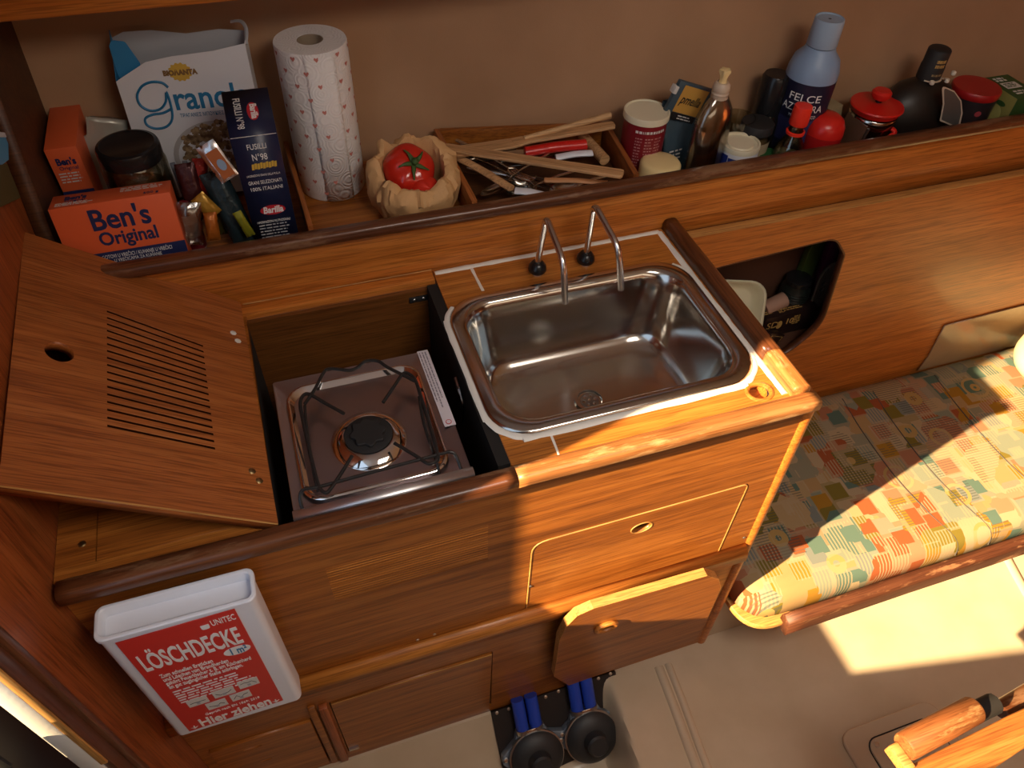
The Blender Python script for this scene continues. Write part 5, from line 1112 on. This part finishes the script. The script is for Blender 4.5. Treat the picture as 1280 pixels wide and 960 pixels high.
# forks and spoons: one of each built with parts, then copied
def dup(root, loc, rot, lab):
    r_ = root.copy(); COL.objects.link(r_); r_.location = loc; r_.rotation_euler = rot; r_['label'] = lab
    for ch in list(root.children):
        c_ = ch.copy(); COL.objects.link(c_); c_.parent = r_
    return r_
fk = thing('fork', 'steel fork with tines up behind the brown knife handle', 'fork', (0, 0, 0), group='steel forks in the tray')
bm = bmesh.new()
for k in range(4): add_tube(bm, [(0.0, (k - 1.5) * 0.0055, 0.0), (0.02, (k - 1.5) * 0.0055, -0.002), (0.046, (k - 1.5) * 0.005, 0.003)], [0.0013, 0.0013, 0.0008], 6)
add_tube(bm, [(0.002, -0.009, 0), (-0.004, -0.006, 0), (-0.009, 0, 0), (-0.004, 0.006, 0), (0.002, 0.009, 0)], 0.0018, 6); bm_obj('tines', bm, steel, fk, smooth=True)
tube('handle', [(-0.008, 0, 0), (-0.05, 0, 0.004), (-0.11, 0, 0.002), (-0.125, 0, 0.002)], [0.003, 0.0035, 0.006, 0.004], steel, fk, flat=(1, 0.35))
def orient(o, a_, b_, roll=0.0):
    a_, b_ = Vector(a_), Vector(b_); d_ = (b_ - a_).normalized(); side = Vector((0, 0, 1)).cross(d_).normalized()
    o.location = a_; o.rotation_euler = (Matrix((d_, side, d_.cross(side))).transposed() @ Matrix.Rotation(roll, 3, 'X')).to_euler()
orient(fk, at(588, 196, 2, 1.004), at(568, 186, 2, 1.008))
f2 = dup(fk, (0, 0, 0), (0, 0, 0), 'dull steel fork crossing the middle of the tray below the long spatula'); orient(f2, at(640, 213, 2, 1.002), at(657, 222, 2, 0.998))
f3 = dup(fk, (0, 0, 0), (0, 0, 0), 'steel fork lying on the tray floor near the white wedge handle'); orient(f3, at(668, 226, 2, 0.988), at(692, 231, 2, 0.985), 0.6)
f4 = dup(fk, (0, 0, 0), (0, 0, 0), 'steel fork under the left end of the long spatula'); orient(f4, at(622, 222, 2, 0.985), at(640, 230, 2, 0.984), 0.4)
spn = thing('spoon', 'steel spoon with its bowl up at the front left of the tray', 'spoon', (0, 0, 0), group='steel spoons in the tray')
bm = lathe_bm([(0, -0.008), (0.010, -0.007), (0.017, -0.003), (0.020, 0.001), (0.0205, 0.0015), (0.0195, 0.0018), (0.016, -0.002), (0.009, -0.006), (0, -0.007)], 24, 1.5, 1.0); bm_obj('bowl', bm, steel, spn, smooth=True)
tube('handle', [(-0.028, 0, 0.001), (-0.06, 0, 0.006), (-0.12, 0, 0.006), (-0.135, 0, 0.006)], [0.003, 0.0032, 0.006, 0.004], steel, spn, flat=(1, 0.35))
orient(spn, at(618, 236, 2, 0.992), at(606, 243, 2, 0.990), 0.4)
for (a2, b2, rl, lb_) in (((652, 238), (636, 243), 0.2, 'steel spoon nearest the fiddle at the front of the tray'), ((706, 236), (690, 240), 0.0, 'steel spoon with bowl behind the orange brown handle'), ((640, 226), (660, 228), -0.5, 'steel spoon turned on edge in the middle of the tray')):
    q = dup(spn, (0, 0, 0), (0, 0, 0), lb_); orient(q, at(*a2, 2, 0.992), at(*b2, 2, 0.994), rl)
tag(plate('black_spatula', arc_pts([(0, 0), (0.09, 0), (0.09, 0.035), (0, 0.030)], 0.008, 3), [], 0.003, Matrix.Identity(4), black_plastic, None), 'black plastic spatula blade in the dark middle of the tray', 'spatula')
o_ = bpy.data.objects['black_spatula']; o_.location = at(590, 204, 2, 0.990); o_.rotation_euler = (0.05, 0, -0.1)

# ------------------------------------------------------------------ right end of the shelf
def onr(px, py, y, z0=SHR):
    p = at(px, py, 1, y); return (p.x, y, z0), p.z - z0
(L0, H) = onr(804, 138, 1.152)
can = thing('salt_canister', 'dark red canister with a cream lid standing right of the cutlery tray', 'canister', (L0[0] + 0.008, L0[1], SHR))
lathe('body', [(0, 0.001), (0.039, 0.001), (0.040, 0.003), (0.040, H - 0.012), (0.038, H - 0.010), (0, H - 0.010)], mat('dark_red_print', (0.22, 0.012, 0.018), 0.35), can, n=44)
lathe('lid', [(0.0395, H - 0.013), (0.0425, H - 0.012), (0.0425, H - 0.002), (0.0415, H), (0.039, H), (0.038, H - 0.002), (0, H - 0.002)], cream_plastic, can, n=44)
def wrap_print(parent, r_, a0, a1, z0, rows, pitch, h_, m, seed=1, sx=1.0):
    rnd = random.Random(seed); bm = bmesh.new()
    for i in range(rows):
        a = a0
        while a < a1:
            l = rnd.uniform(0.03, 0.14); z = z0 - i * pitch; vs = []
            for t in (0, 1):
                for zz in (z - h_, z): vs.append(bm.verts.new((r_ * math.cos(a + l * t), r_ * math.sin(a + l * t) * sx, zz)))
            bm.faces.new((vs[0], vs[2], vs[3], vs[1])); a += l + 0.04
    return bm_obj('small_print', bm, m, parent)
D = math.radians
wrap_print(can, 0.0406, D(-140), D(-60), H - 0.022, 1, 0.01, 0.005, offwhite, 2)
for a0 in (-138, -112, -86): wrap_print(can, 0.0406, D(a0), D(a0 + 16), H - 0.036, 12, 0.006, 0.002, mat('pink_ink', (0.5, 0.25, 0.25), 0.6), a0)
(L0, H) = onr(850, 100, 1.15)
cf = thing('coffee_bag', 'blue-grey foil coffee bag with a folded top and yellow label', 'bag', (at(846, 208, 1, 1.150).x + 0.002, 1.158, SHR + 0.005), (0.0, -0.12, 0.0)); FM = Matrix.Translation((0, -0.004, 0.150)) @ Matrix.Rotation(0.48, 4, 'Y') @ Matrix.Translation((0, 0, -0.175))
bm = bmesh.new(); bmesh.ops.create_cube(bm, size=1); bmesh.ops.subdivide_edges(bm, edges=bm.edges, cuts=9, use_grid_fill=True)
CH = 0.175
for v_ in bm.verts:
    z = v_.co.z + 0.5; k_ = max(0.06, 1 - z ** 2.2); b_ = 1 + 0.06 * noise.noise(v_.co * 5)
    v_.co = (v_.co.x * 0.072 * b_ * (1 - 0.05 * z), v_.co.y * 0.050 * k_ * b_ + 0.004 * noise.noise(v_.co * 7), z * CH + 0.001)
bm_obj('pouch', bm, teal_foil, cf, smooth='all')
fold = box('folded_top', (-0.040, -0.012, CH - 0.012), (0.040, -0.002, CH + 0.055), teal_foil, cf, bev=0.002, M=FM)
plate('yellow_label', [(-0.026, CH + 0.000), (0.030, CH + 0.000), (0.030, CH + 0.050), (-0.026, CH + 0.050)], [], 0.0006, FM @ basis((0, -0.0128, 0), (1, 0, 0), (0, 0, 1), (0, 1, 0)), mat('ochre_label', (0.55, 0.30, 0.06), 0.5), cf)
ml = FM @ basis((-0.022, -0.0134, CH + 0.018), (1, 0, 0), (0, 0, 1), (0, -1, 0)); text('pmella', 0.024, ml, black_ink, cf, width=0.046, shear=0.3, bold=0.0003)
plate('black_label', [(-0.026, CH - 0.014), (0.030, CH - 0.014), (0.030, CH - 0.001), (-0.026, CH - 0.001)], [], 0.0006, FM @ basis((0, -0.0128, 0), (1, 0, 0), (0, 0, 1), (0, 1, 0)), black_ink, cf)
lines_block(-0.010, CH - 0.004, 0.036, 2, 0.005, 0.002, FM @ basis((0, -0.0133, 0), (1, 0, 0), (0, 0, 1), (0, -1, 0)), offwhite, cf)
for x_ in (-0.045, 0.038): box('closure_tie', (x_, -0.014, CH + 0.030), (x_ + 0.008, 0.0, CH + 0.044), offwhite, cf, bev=0.001, M=FM)
lines_block(-0.028, 0.085, 0.03, 3, 0.008, 0.003, basis((0, -0.0275, 0), (1, 0, 0), (0, 0, 1), (0, -1, 0)), offwhite, cf, seed=9)
(L0, H) = onr(826, 203, 1.083)
cl = lathe('cream_lid', [(0, 0), (0.036, 0), (0.038, 0.004), (0.038, H - 0.006), (0.034, H - 0.001), (0.026, H + 0.001), (0, H + 0.001)], yellow_plastic, None, n=36); cl.location = (L0[0] + 0.003, 1.088, SHR)
tag(cl, 'short pale yellow round tub right behind the fiddle, left of the clear bottle', 'tub')
(L0, H) = onr(903, 104, 1.095)
sp = thing('dish_soap_bottle', 'clear empty squeeze bottle with a pale pull-up cap', 'bottle', L0, (0, 0.0, 0.3)); SW = 1.22
def sc(pr_, k_=1.0): return [(r * k_, z) for r, z in pr_]
H2 = H
bm = lathe_bm([(0, 0.003), (0.030, 0.002), (0.036, 0.008), (0.0375, 0.03), (0.036, 0.09), (0.0345, H2 * 0.66), (0.030, H2 * 0.78), (0.018, H2 * 0.88), (0.014, H2 * 0.90), (0.0125, H2 * 0.90), (0.016, H2 * 0.875), (0.0285, H2 * 0.775), (0.033, H2 * 0.655), (0.0345, 0.09), (0.036, 0.03), (0.0345, 0.0095), (0.029, 0.005), (0, 0.005)], 40, 1.25, 0.72)
bm_obj('body', bm, clear, sp, smooth=True)
lathe('residue', [(0, 0.0055), (0.028, 0.0055), (0.034, 0.012), (0.033, 0.02), (0, 0.02)], thin('soap_residue', (0.8, 0.75, 0.62), 0.1, 0.12), sp, n=32, sx=1.2, sy=0.72)
lathe('neck', [(0.0135, H2 * 0.885), (0.0155, H2 * 0.89), (0.0145, H2 * 0.915), (0.0158, H2 * 0.925), (0.0145, H2 * 0.94), (0.0158, H2 * 0.955), (0.0150, H2 * 0.99), (0.011, H2 * 1.01), (0, H2 * 1.01)], mat('milky_plastic', (0.55, 0.44, 0.33), 0.3), sp, n=30)
bm = bmesh.new(); nn_ = 48; rg = []
for r_, z in ((0.0075, H2), (0.0062, H2 + 0.008), (0.0068, H2 + 0.014), (0.0098, H2 + 0.021), (0.0092, H2 + 0.0245), (0.004, H2 + 0.026)):
    rg.append([bm.verts.new((r_ * (1 + (0.13 * math.cos(5 * a) if z > H2 + 0.01 else 0)) * math.cos(a), r_ * (1 + (0.13 * math.cos(5 * a) if z > H2 + 0.01 else 0)) * math.sin(a), z)) for a in [2 * PI * k / nn_ for k in range(nn_)]])
for a_, b_ in zip(rg, rg[1:]):
    for k in range(nn_): bm.faces.new((a_[k], a_[(k + 1) % nn_], b_[(k + 1) % nn_], b_[k]))
bm.faces.new(rg[-1]); bm.faces.new(rg[0][::-1]); bm_obj('pull_cap', bm, yellow_plastic, sp, smooth=True)
wrap_print(sp, 0.0382, D(-120), D(-60), 0.05, 4, 0.007, 0.003, offwhite, 5, 0.72)
(L0, H) = onr(926, 177, 1.09)
sl = thing('salt_tub', 'small round white tub with blue print standing right behind the fiddle', 'tub', L0)
lathe('body', [(0, 0.001), (0.035, 0.001), (0.037, 0.004), (0.037, H - 0.008)], white_card, sl, n=44)
lathe('lid', [(0.0372, H - 0.010), (0.0378, H - 0.006), (0.037, H), (0.034, H), (0.033, H - 0.004), (0.026, H - 0.005), (0.024, H - 0.002), (0, H - 0.002)], cream_plastic, sl, n=44)
bm = bmesh.new()
for a0, a1, z0, z1 in ((-150, -118, 0.048, H - 0.018), (-175, -152, 0.03, H - 0.014), (-116, -104, 0.062, 0.074)):
    for k in range(6):
        a, b2 = D(a0 + (a1 - a0) * k / 6), D(a0 + (a1 - a0) * (k + 1) / 6); r_ = 0.0376
        vs = [bm.verts.new((r_ * math.cos(q), r_ * math.sin(q), z)) for q, z in ((a, z0), (b2, z0), (b2, z1), (a, z1))]; bm.faces.new(vs)
bm_obj('blue_print', bm, mat('royal_blue', (0.015, 0.03, 0.20), 0.4), sl)
wrap_print(sl, 0.0376, D(-95), D(-70), H - 0.024, 6, 0.005, 0.002, navy, 7)
# bottles behind
(L0, H) = onr(972, 92, 1.165)
db = thing('dark_bottle', 'slim black bottle standing behind the small jar, left of the large pale blue bottle', 'bottle', L0)
lathe('cap', [(0.0262, H - 0.075), (0.0268, H - 0.072), (0.0262, H - 0.006), (0.023, H), (0.019, H), (0, H - 0.001)], black_plastic, db, n=32)
lathe('body', [(0, 0.001), (0.029, 0.001), (0.030, 0.004), (0.030, H - 0.085), (0.026, H - 0.074)], dark_glass, db, n=32)
(L0, H) = onr(948, 152, 1.125)
j2 = thing('spice_jar', 'small glass jar with a black lid and tan label behind the white tub', 'jar', L0)
lathe('glass_body', [(0, 0.001), (0.028, 0.001), (0.030, 0.005), (0.030, H - 0.03), (0.027, H - 0.016), (0, H - 0.016)], jar_glass, j2, n=32)
lathe('contents', [(0, 0.002), (0.0275, 0.002), (0.0275, H - 0.035), (0, H - 0.035)], mat('spice', (0.22, 0.13, 0.06), 0.8), j2, n=28)
lathe('label', [(0.0303, 0.03), (0.0306, 0.031), (0.0306, H - 0.034), (0.0303, H - 0.033)], mat('tan_label', (0.34, 0.27, 0.17), 0.6), j2, n=32)
lathe('lid', [(0.029, H - 0.018), (0.0315, H - 0.017), (0.0315, H - 0.002), (0.030, H), (0, H)], black_matte, j2, n=32)
(L0, H) = onr(925, 140, 1.165)
tm = thing('drinking_glass', 'clear drinking glass standing behind the white tub and jar', 'glass', (L0[0] - 0.01, 1.150, SHR))
bm = lathe_bm([(0, 0.002), (0.026, 0.002), (0.031, H - 0.005), (0.0315, H), (0.0305, H), (0.030, H - 0.005), (0.025, 0.006), (0, 0.006)], 36); bm_obj('glass_body', bm, jar_glass, tm, smooth=True)
(L0, H) = onr(1038, 22, 1.142)
fb2 = thing('lotion_bottle', 'large bottle with pale blue shoulder and cap and a black and navy label', 'bottle', (L0[0], 1.142, SHR), (0, 0, 0.1))
pale = mat('pale_blue_plastic', (0.24, 0.34, 0.50), 0.4)
RB = 0.0475; zs_ = H - 0.105
tag(lathe('shoulder', [(RB, zs_), (RB - 0.0005, zs_ + 0.014), (RB - 0.006, zs_ + 0.034), (RB - 0.018, zs_ + 0.048), (0.0265, zs_ + 0.056), (0.025, zs_ + 0.056)], pale, fb2, n=48), 'pale blue shoulder')
lathe('cap', [(0.0268, H - 0.0475), (0.0275, H - 0.046), (0.0265, H - 0.004), (0.0255, H), (0.023, H), (0.0225, H - 0.002), (0, H - 0.002)], mat('pale_blue_cap', (0.32, 0.42, 0.55), 0.4), fb2, n=40)
lathe('spout_hole', [(0.003, H - 0.0018), (0, H - 0.0015)], black_ink, fb2, n=12)
tag(lathe('body', [(0, 0.001), (0.043, 0.001), (RB, 0.006), (RB, 0.05), (RB + 0.0003, zs_ - 0.0005), (RB - 0.002, zs_ + 0.001)], mat('navy_sleeve', (0.012, 0.012, 0.035), 0.35), fb2, n=48), 'navy and black sleeve')
def wraptext(s_, size, r_, a0, z, m, parent, width, bold=0.0, x_sy=1.0):
    o = text(s_, size, Matrix.Identity(4), m, parent, width=width, bold=bold, th=0.0001)
    for v_ in o.data.vertices:
        a = a0 + v_.co.x / r_; rr_ = r_ + v_.co.z; v_.co = (rr_ * math.cos(a), rr_ * math.sin(a) * x_sy, z + v_.co.y)
    return o
wraptext('FELCE', 0.020, RB + 0.0004, D(-172), zs_ - 0.032, white_ink, fb2, 0.060); wraptext('AZZURRA', 0.020, RB + 0.0004, D(-182), zs_ - 0.052, white_ink, fb2, 0.080)
wraptext('MUSCHIO BIANCO', 0.009, RB + 0.0004, D(-160), zs_ - 0.064, white_ink, fb2, 0.052)
tag(lathe('flower_band', [(RB + 0.0002, zs_ - 0.115), (RB + 0.0005, zs_ - 0.114), (RB + 0.0005, zs_ - 0.070), (RB + 0.0002, zs_ - 0.069)], mat('violet_print', (0.03, 0.03, 0.10), 0.4, bump=(60, .3, .001)), fb2, n=48), 'violet blue printed band')
(L0, H) = onr(1005, 132, 1.083)
ts = thing('sauce_bottle', 'small glass sauce bottle with a bright red cap and collar', 'bottle', L0)
lathe('cap', [(0.0170, H - 0.036), (0.0178, H - 0.034), (0.0172, H - 0.006), (0.0160, H), (0.012, H + 0.001), (0, H + 0.001)], red_bright, ts, n=32)
tag(lathe('collar', [(0.0145, H - 0.056), (0.0175, H - 0.055), (0.0178, H - 0.050), (0.0145, H - 0.049)], red_bright, ts, n=32), 'red tamper ring')
bm = lathe_bm([(0, 0.002), (0.030, 0.002), (0.032, 0.006), (0.032, H - 0.098), (0.024, H - 0.078), (0.0145, H - 0.060), (0.0125, H - 0.034), (0.0115, H - 0.034), (0.0130, H - 0.060), (0.0225, H - 0.079), (0.030, H - 0.099), (0.030, 0.006), (0, 0.005)], 36)
bm_obj('glass_body', bm, jar_glass, ts, smooth=True)
lathe('sauce', [(0, 0.0055), (0.0295, 0.0062), (0.0295, H - 0.102), (0, H - 0.102)], mat('sauce_grey', (0.24, 0.22, 0.15), 0.4), ts, n=30)
(L0, H) = onr(1029, 165, 1.093)
rb_ = thing('red_timer', 'glossy round red kitchen timer right of the sauce bottle', 'timer', L0)
lathe('top', [(0.0375, H + 0.002), (0.0365, H + 0.016), (0.031, H + 0.028), (0.020, H + 0.036), (0.008, H + 0.038), (0, H + 0.038)], red_plastic, rb_, n=40)
lathe('base', [(0, 0.001), (0.022, 0.001), (0.031, 0.02), (0.0365, H - 0.014), (0.0378, H + 0.001), (0.037, H + 0.0015)], mat('deep_red', (0.42, 0.012, 0.012), 0.35), rb_, n=40)
gc = thing('green_lid_jar', 'low jar with a green lid between the white tub and the sauce bottle', 'jar', (at(964, 187, 1, 1.095).x, 1.095, SHR))
lathe('body', [(0, 0.001), (0.022, 0.001), (0.022, 0.055)], jar_glass, gc, n=24); lathe('lid', [(0.0225, 0.052), (0.024, 0.054), (0.024, 0.068), (0.022, 0.070), (0, 0.070)], mat('green_lid', (0.02, 0.10, 0.03), 0.4), gc, n=28)
kc = carton('tan_carton', 'narrow tan carton leaning behind the red timer', 'box', (at(1045, 140, 1, 1.15).x, 1.135, SHR), (0, -0.25, 0.2), (0.028, 0.045, 0.125), mat('tan_card', (0.26, 0.20, 0.11), 0.7))
for k, (px, c_) in enumerate(((1055, (0.10, 0.05, 0.03)), (1062, (0.05, 0.03, 0.025)))):
    o = box('recipe_card', (0, 0, 0), (0.004, 0.06, 0.118 - 0.01 * k), mat('card_%d' % k, c_, 0.4), None, bev=0.0005); o.location = (at(px, 165, 1, 1.09).x + 0.004, 1.065 + 0.004 * k, SHR); o.rotation_euler = (0, 0.18, 0.0)
    tag(o, 'dark upright packet %s the red timer and the red press' % ('just right of' if k == 0 else 'leaning nearer the press, between'), 'packet')
# french press
(L0, H) = onr(1096, 132, 1.105)
fp = thing('coffee_press', 'red lidded glass coffee press with red handle', 'coffee press', (L0[0], 1.105, SHR))
H += 0.002
tag(lathe('lid', [(0.0455, H - 0.012), (0.0465, H - 0.010), (0.0495, H - 0.004), (0.0515, H - 0.001), (0.0500, H + 0.002), (0.015, H + 0.005), (0, H + 0.005)], red_plastic, fp, n=44), 'domed red lid')
lathe('knob', [(0.005, H + 0.006), (0.005, H + 0.012), (0.015, H + 0.014), (0.019, H + 0.020), (0.019, H + 0.026), (0.015, H + 0.030), (0, H + 0.031)], red_plastic, fp, n=32)
lathe('rod', [(0.0062, H + 0.006), (0.0062, H + 0.0135), (0, H + 0.0136)], black_plastic, fp, n=14)
bm = lathe_bm([(0, 0.004), (0.043, 0.004), (0.045, 0.008), (0.045, H - 0.010), (0.0435, H - 0.010), (0.0435, 0.009), (0, 0.007)], 44); bm_obj('glass_beaker', bm, jar_glass, fp, smooth=True)
lathe('coffee', [(0, 0.0075), (0.043, 0.009), (0.043, H * 0.55), (0, H * 0.55)], mat('coffee', (0.04, 0.018, 0.010), 0.3), fp, n=40)
tag(lathe('steel_band', [(0.0455, H - 0.034), (0.0462, H - 0.033), (0.0462, H - 0.016), (0.0455, H - 0.015)], steel, fp, n=44), 'steel band')
a_ = D(-70)
tube('handle', smoothpath([(0.045 * math.cos(a_), 0.045 * math.sin(a_), H - 0.030), (0.020, -0.050, H - 0.038), (-0.012, -0.0535, H - 0.060), (-0.028, -0.0465, H - 0.085), (-0.032, -0.0425, 0.01)], 5), [0.006] * 6 + [0.0075] * 9 + [0.006] * 6, red_plastic, fp, n=12, flat=(1, 0.7))
# round dark bottle with a tag
(L0, H) = onr(1178, 60, 1.120)
rb2 = thing('liqueur_bottle', 'round flat black liqueur bottle with a black neck sleeve and grey tag', 'bottle', (L0[0] - 0.004, 1.120, SHR), (0, 0.0, 0))
BH = H - 0.062
bm = lathe_bm([(0, 0.002), (0.045, 0.002), (0.060, 0.012), (0.080, BH * 0.35), (0.086, BH * 0.55), (0.080, BH * 0.76), (0.060, BH * 0.92), (0.035, BH * 0.99), (0.022, BH + 0.004), (0.019, BH + 0.012)], 48, 1.0, 0.62)
bm_obj('body', bm, mat('satin_black_glass', (0.014, 0.010, 0.008), 0.42), rb2, smooth=True)
lathe('neck_sleeve', [(0.0205, BH + 0.002), (0.0225, BH + 0.004), (0.0225, BH + 0.030), (0.0215, BH + 0.032), (0.0215, H - 0.002), (0.0200, H), (0.018, H + 0.001), (0, H + 0.001)], black_matte, rb2, n=36)
wrap_print(rb2, 0.0218, D(-125), D(-75), BH + 0.047, 2, 0.009, 0.006, gold, 21); wrap_print(rb2, 0.0228, D(-125), D(-75), BH + 0.020, 1, 0.008, 0.004, mat('dull_gold', (0.3, 0.22, 0.1), 0.5), 22)
lines_block(-0.042, 0.060, 0.05, 3, 0.007, 0.002, basis((0, -0.0495, 0), (1, 0, 0), (0, 0, 1), (0, -1, 0)), mat('label_grey', (0.25, 0.24, 0.18), 0.6), rb2, seed=6)
plate('lower_label', [(-0.020, BH * 0.18), (0.030, BH * 0.18), (0.034, BH * 0.50), (-0.022, BH * 0.53)], [], 0.0008, basis((-0.018, -0.0560, 0), (1, 0, 0), (0, 0, 1), (0, 1, 0)), mat('label_olive', (0.16, 0.15, 0.10), 0.6), rb2)
lt = [(0.0225 * math.cos(D(t)), 0.0225 * math.sin(D(t)) - 0.001, BH + 0.006) for t in range(-150, -20, 20)]
tube('ribbon', lt + [(0.030, -0.018, BH + 0.006)], 0.0028, mat('ribbon_cream', (0.55, 0.45, 0.33), 0.5), rb2, n=8, flat=(1, 0.5))
for dx_ in (-0.010, 0.026, 0.034): lathe('bead', [(0, -0.005), (0.0045, -0.003), (0.005, 0), (0.0045, 0.003), (0, 0.005)], mat('bead_cream', (0.7, 0.62, 0.5), 0.4) if dx_ < 0 else bpy.data.materials['bead_cream'], rb2, n=12, M=Matrix.Translation((dx_, -0.024, BH + (0.006 if dx_ < 0.03 else 0.020))))
tgP = [at(1176, 106, 1, 1.060), at(1192, 113, 1, 1.058), at(1202, 126, 1, 1.056), at(1204, 142, 1, 1.055), at(1200, 162, 1, 1.054), at(1176, 152, 1, 1.054), at(1179, 130, 1, 1.056)]
bl_ = Vector((L0[0] - 0.004, 1.120, SHR)); pts = [((p - bl_).x, (p - bl_).z) for p in tgP]
cx_ = sum(p[0] for p in pts) / 7; cz_ = sum(p[1] for p in pts) / 7
TM = basis((0, -0.0635, 0), (1, 0, 0), (0, 0, 1), (0, 1, 0))
tg_ = plate('tag', arc_pts(pts, 0.004, 3), [], 0.001, TM, mat('tag_cream', (0.55, 0.46, 0.36), 0.5), rb2)
plate('tag_face', arc_pts([(cx_ + (x - cx_) * 0.86, cz_ + (z - cz_) * 0.90) for x, z in pts], 0.003, 3), [], 0.0006, basis((0, -0.0642, 0), (1, 0, 0), (0, 0, 1), (0, 1, 0)), mat('tag_grey', (0.08, 0.075, 0.07), 0.5), tg_)
(L0, H) = onr(1218, 108, 1.115)
tn = thing('tea_tin', 'dark round tin with a red lid right of the black liqueur bottle', 'tin', (L0[0] + 0.004, 1.112, SHR))
lathe('body', [(0, 0.001), (0.045, 0.001), (0.046, 0.003), (0.046, H - 0.008)], mat('tin_dark', (0.025, 0.018, 0.020), 0.35), tn, n=40)
lathe('lid', [(0.0465, H - 0.012), (0.048, H - 0.010), (0.048, H), (0.046, H + 0.003), (0, H + 0.003)], mat('tin_red', (0.36, 0.012, 0.012), 0.35), tn, n=40)
for a0, z0, c_ in ((-110, H - 0.035, (0.35, 0.05, 0.06)), (-85, H - 0.055, (0.4, 0.08, 0.09)), (-120, H - 0.068, (0.3, 0.05, 0.06))):
    M_ = Matrix.Rotation(D(a0 + 90), 4, 'Z') @ basis((0, -0.0466, z0), (1, 0, 0), (0, 0, 1), (0, -1, 0)); plate('flower_print', circ(0, 0, 0.007, 0.006, 8), [], 0.0004, M_, mat('flower_%d' % -a0, c_, 0.5), tn)
(L0, H) = onr(1180, 98, 1.125)
A_ = at(1272, 124, 1, 1.056)
te = thing('herbal_tea_box', 'yellow and green tea box at the right edge of the shelf', 'box', (A_.x, 1.056, SHR), (0, 0, 0.0))
hT = A_.z - SHR
box('carton', (0, 0, 0), (0.062, 0.095, hT), mat('tea_yellow', (0.26, 0.23, 0.06), 0.5), te, bev=0.001)
tf = basis((0, 0, 0), (0, 1, 0), (0, 0, 1), (-1, 0, 0))
GM = mat('tea_green', (0.035, 0.085, 0.02), 0.5)
plate('green_top', [(0, 0), (0.062, 0), (0.062, 0.095), (0, 0.095)], [], 0.0006, XY(hT), GM, te)
plate('green_front', [(0, 0), (0.062, 0), (0.062, hT), (0, hT)], [], 0.0006, basis((0, -0.0006, 0), (1, 0, 0), (0, 0, 1), (0, 1, 0)), GM, te)
T = TOP(hT + 0.0006)
lines_block(0.012, 0.086, 0.034, 2, 0.009, 0.006, T, offwhite, te, seed=31); plate('white_label', [(0.012, 0.040), (0.050, 0.040), (0.050, 0.064), (0.012, 0.064)], [], 0.0004, T, offwhite, te)
lines_block(0.016, 0.060, 0.03, 3, 0.006, 0.003, T @ Matrix.Translation((0, 0, 0.0004)), GM, te, seed=3); lines_block(0.014, 0.030, 0.034, 2, 0.009, 0.005, T, offwhite, te, seed=32)
for k in range(4): box('leaf_stripe', (0.006, -0.0012, 0.02 + 0.02 * k), (0.056, -0.0006, 0.026 + 0.02 * k), mat('leaf_green', (0.10, 0.22, 0.05), 0.5) if k == 0 else bpy.data.materials['leaf_green'], te, M=basis((0, 0, 0), (1, 0, 0.2), (0, 1, 0), (0, 0, 1)))
sd_ = basis((-0.0004, 0, 0), (0, 1, 0), (0, 0, 1), (1, 0, 0))
plate('lemon_print', circ(0.035, hT * 0.62, 0.017, 0.021, 20), [], 0.0006, sd_, mat('lemon', (0.45, 0.40, 0.12), 0.5), te)
plate('leaf_print', circ(0.030, hT * 0.82, 0.012, 0.005, 12), [], 0.0008, basis((-0.0010, 0, 0), (0, 1, 0), (0, 0, 1), (1, 0, 0)), GM, te)
# packet hanging on the bulkhead at far left
hg = thing('hanging_packet', 'olive packet with a light blue top hanging on the bulkhead at the left picture edge', 'packet', (-0.3595, 1.05, 1.12))
def onb(px, py, x=-0.352): p = at(px, py, 0, x); return (p.y, p.z)
tag(plate('lower_part', [onb(-25, 200), onb(8, 205), onb(25, 247), onb(0, 259), onb(-25, 262)], [], 0.008, YZ(-0.3590), mat('olive_card', (0.10, 0.085, 0.03), 0.5), hg, True), 'olive lower part')
tag(plate('upper_part', [onb(-25, 168), onb(7, 170), onb(8, 200), onb(0, 206), onb(-25, 206)], [], 0.008, YZ(-0.3570), mat('light_blue_card', (0.10, 0.36, 0.62), 0.4), hg, True), 'light blue upper part')
tag(plate('white_band', [onb(-25, 162), onb(6, 167), onb(6, 172), onb(-25, 172)], [], 0.009, YZ(-0.3568), white_card, hg, True), 'white band')
#MORE3
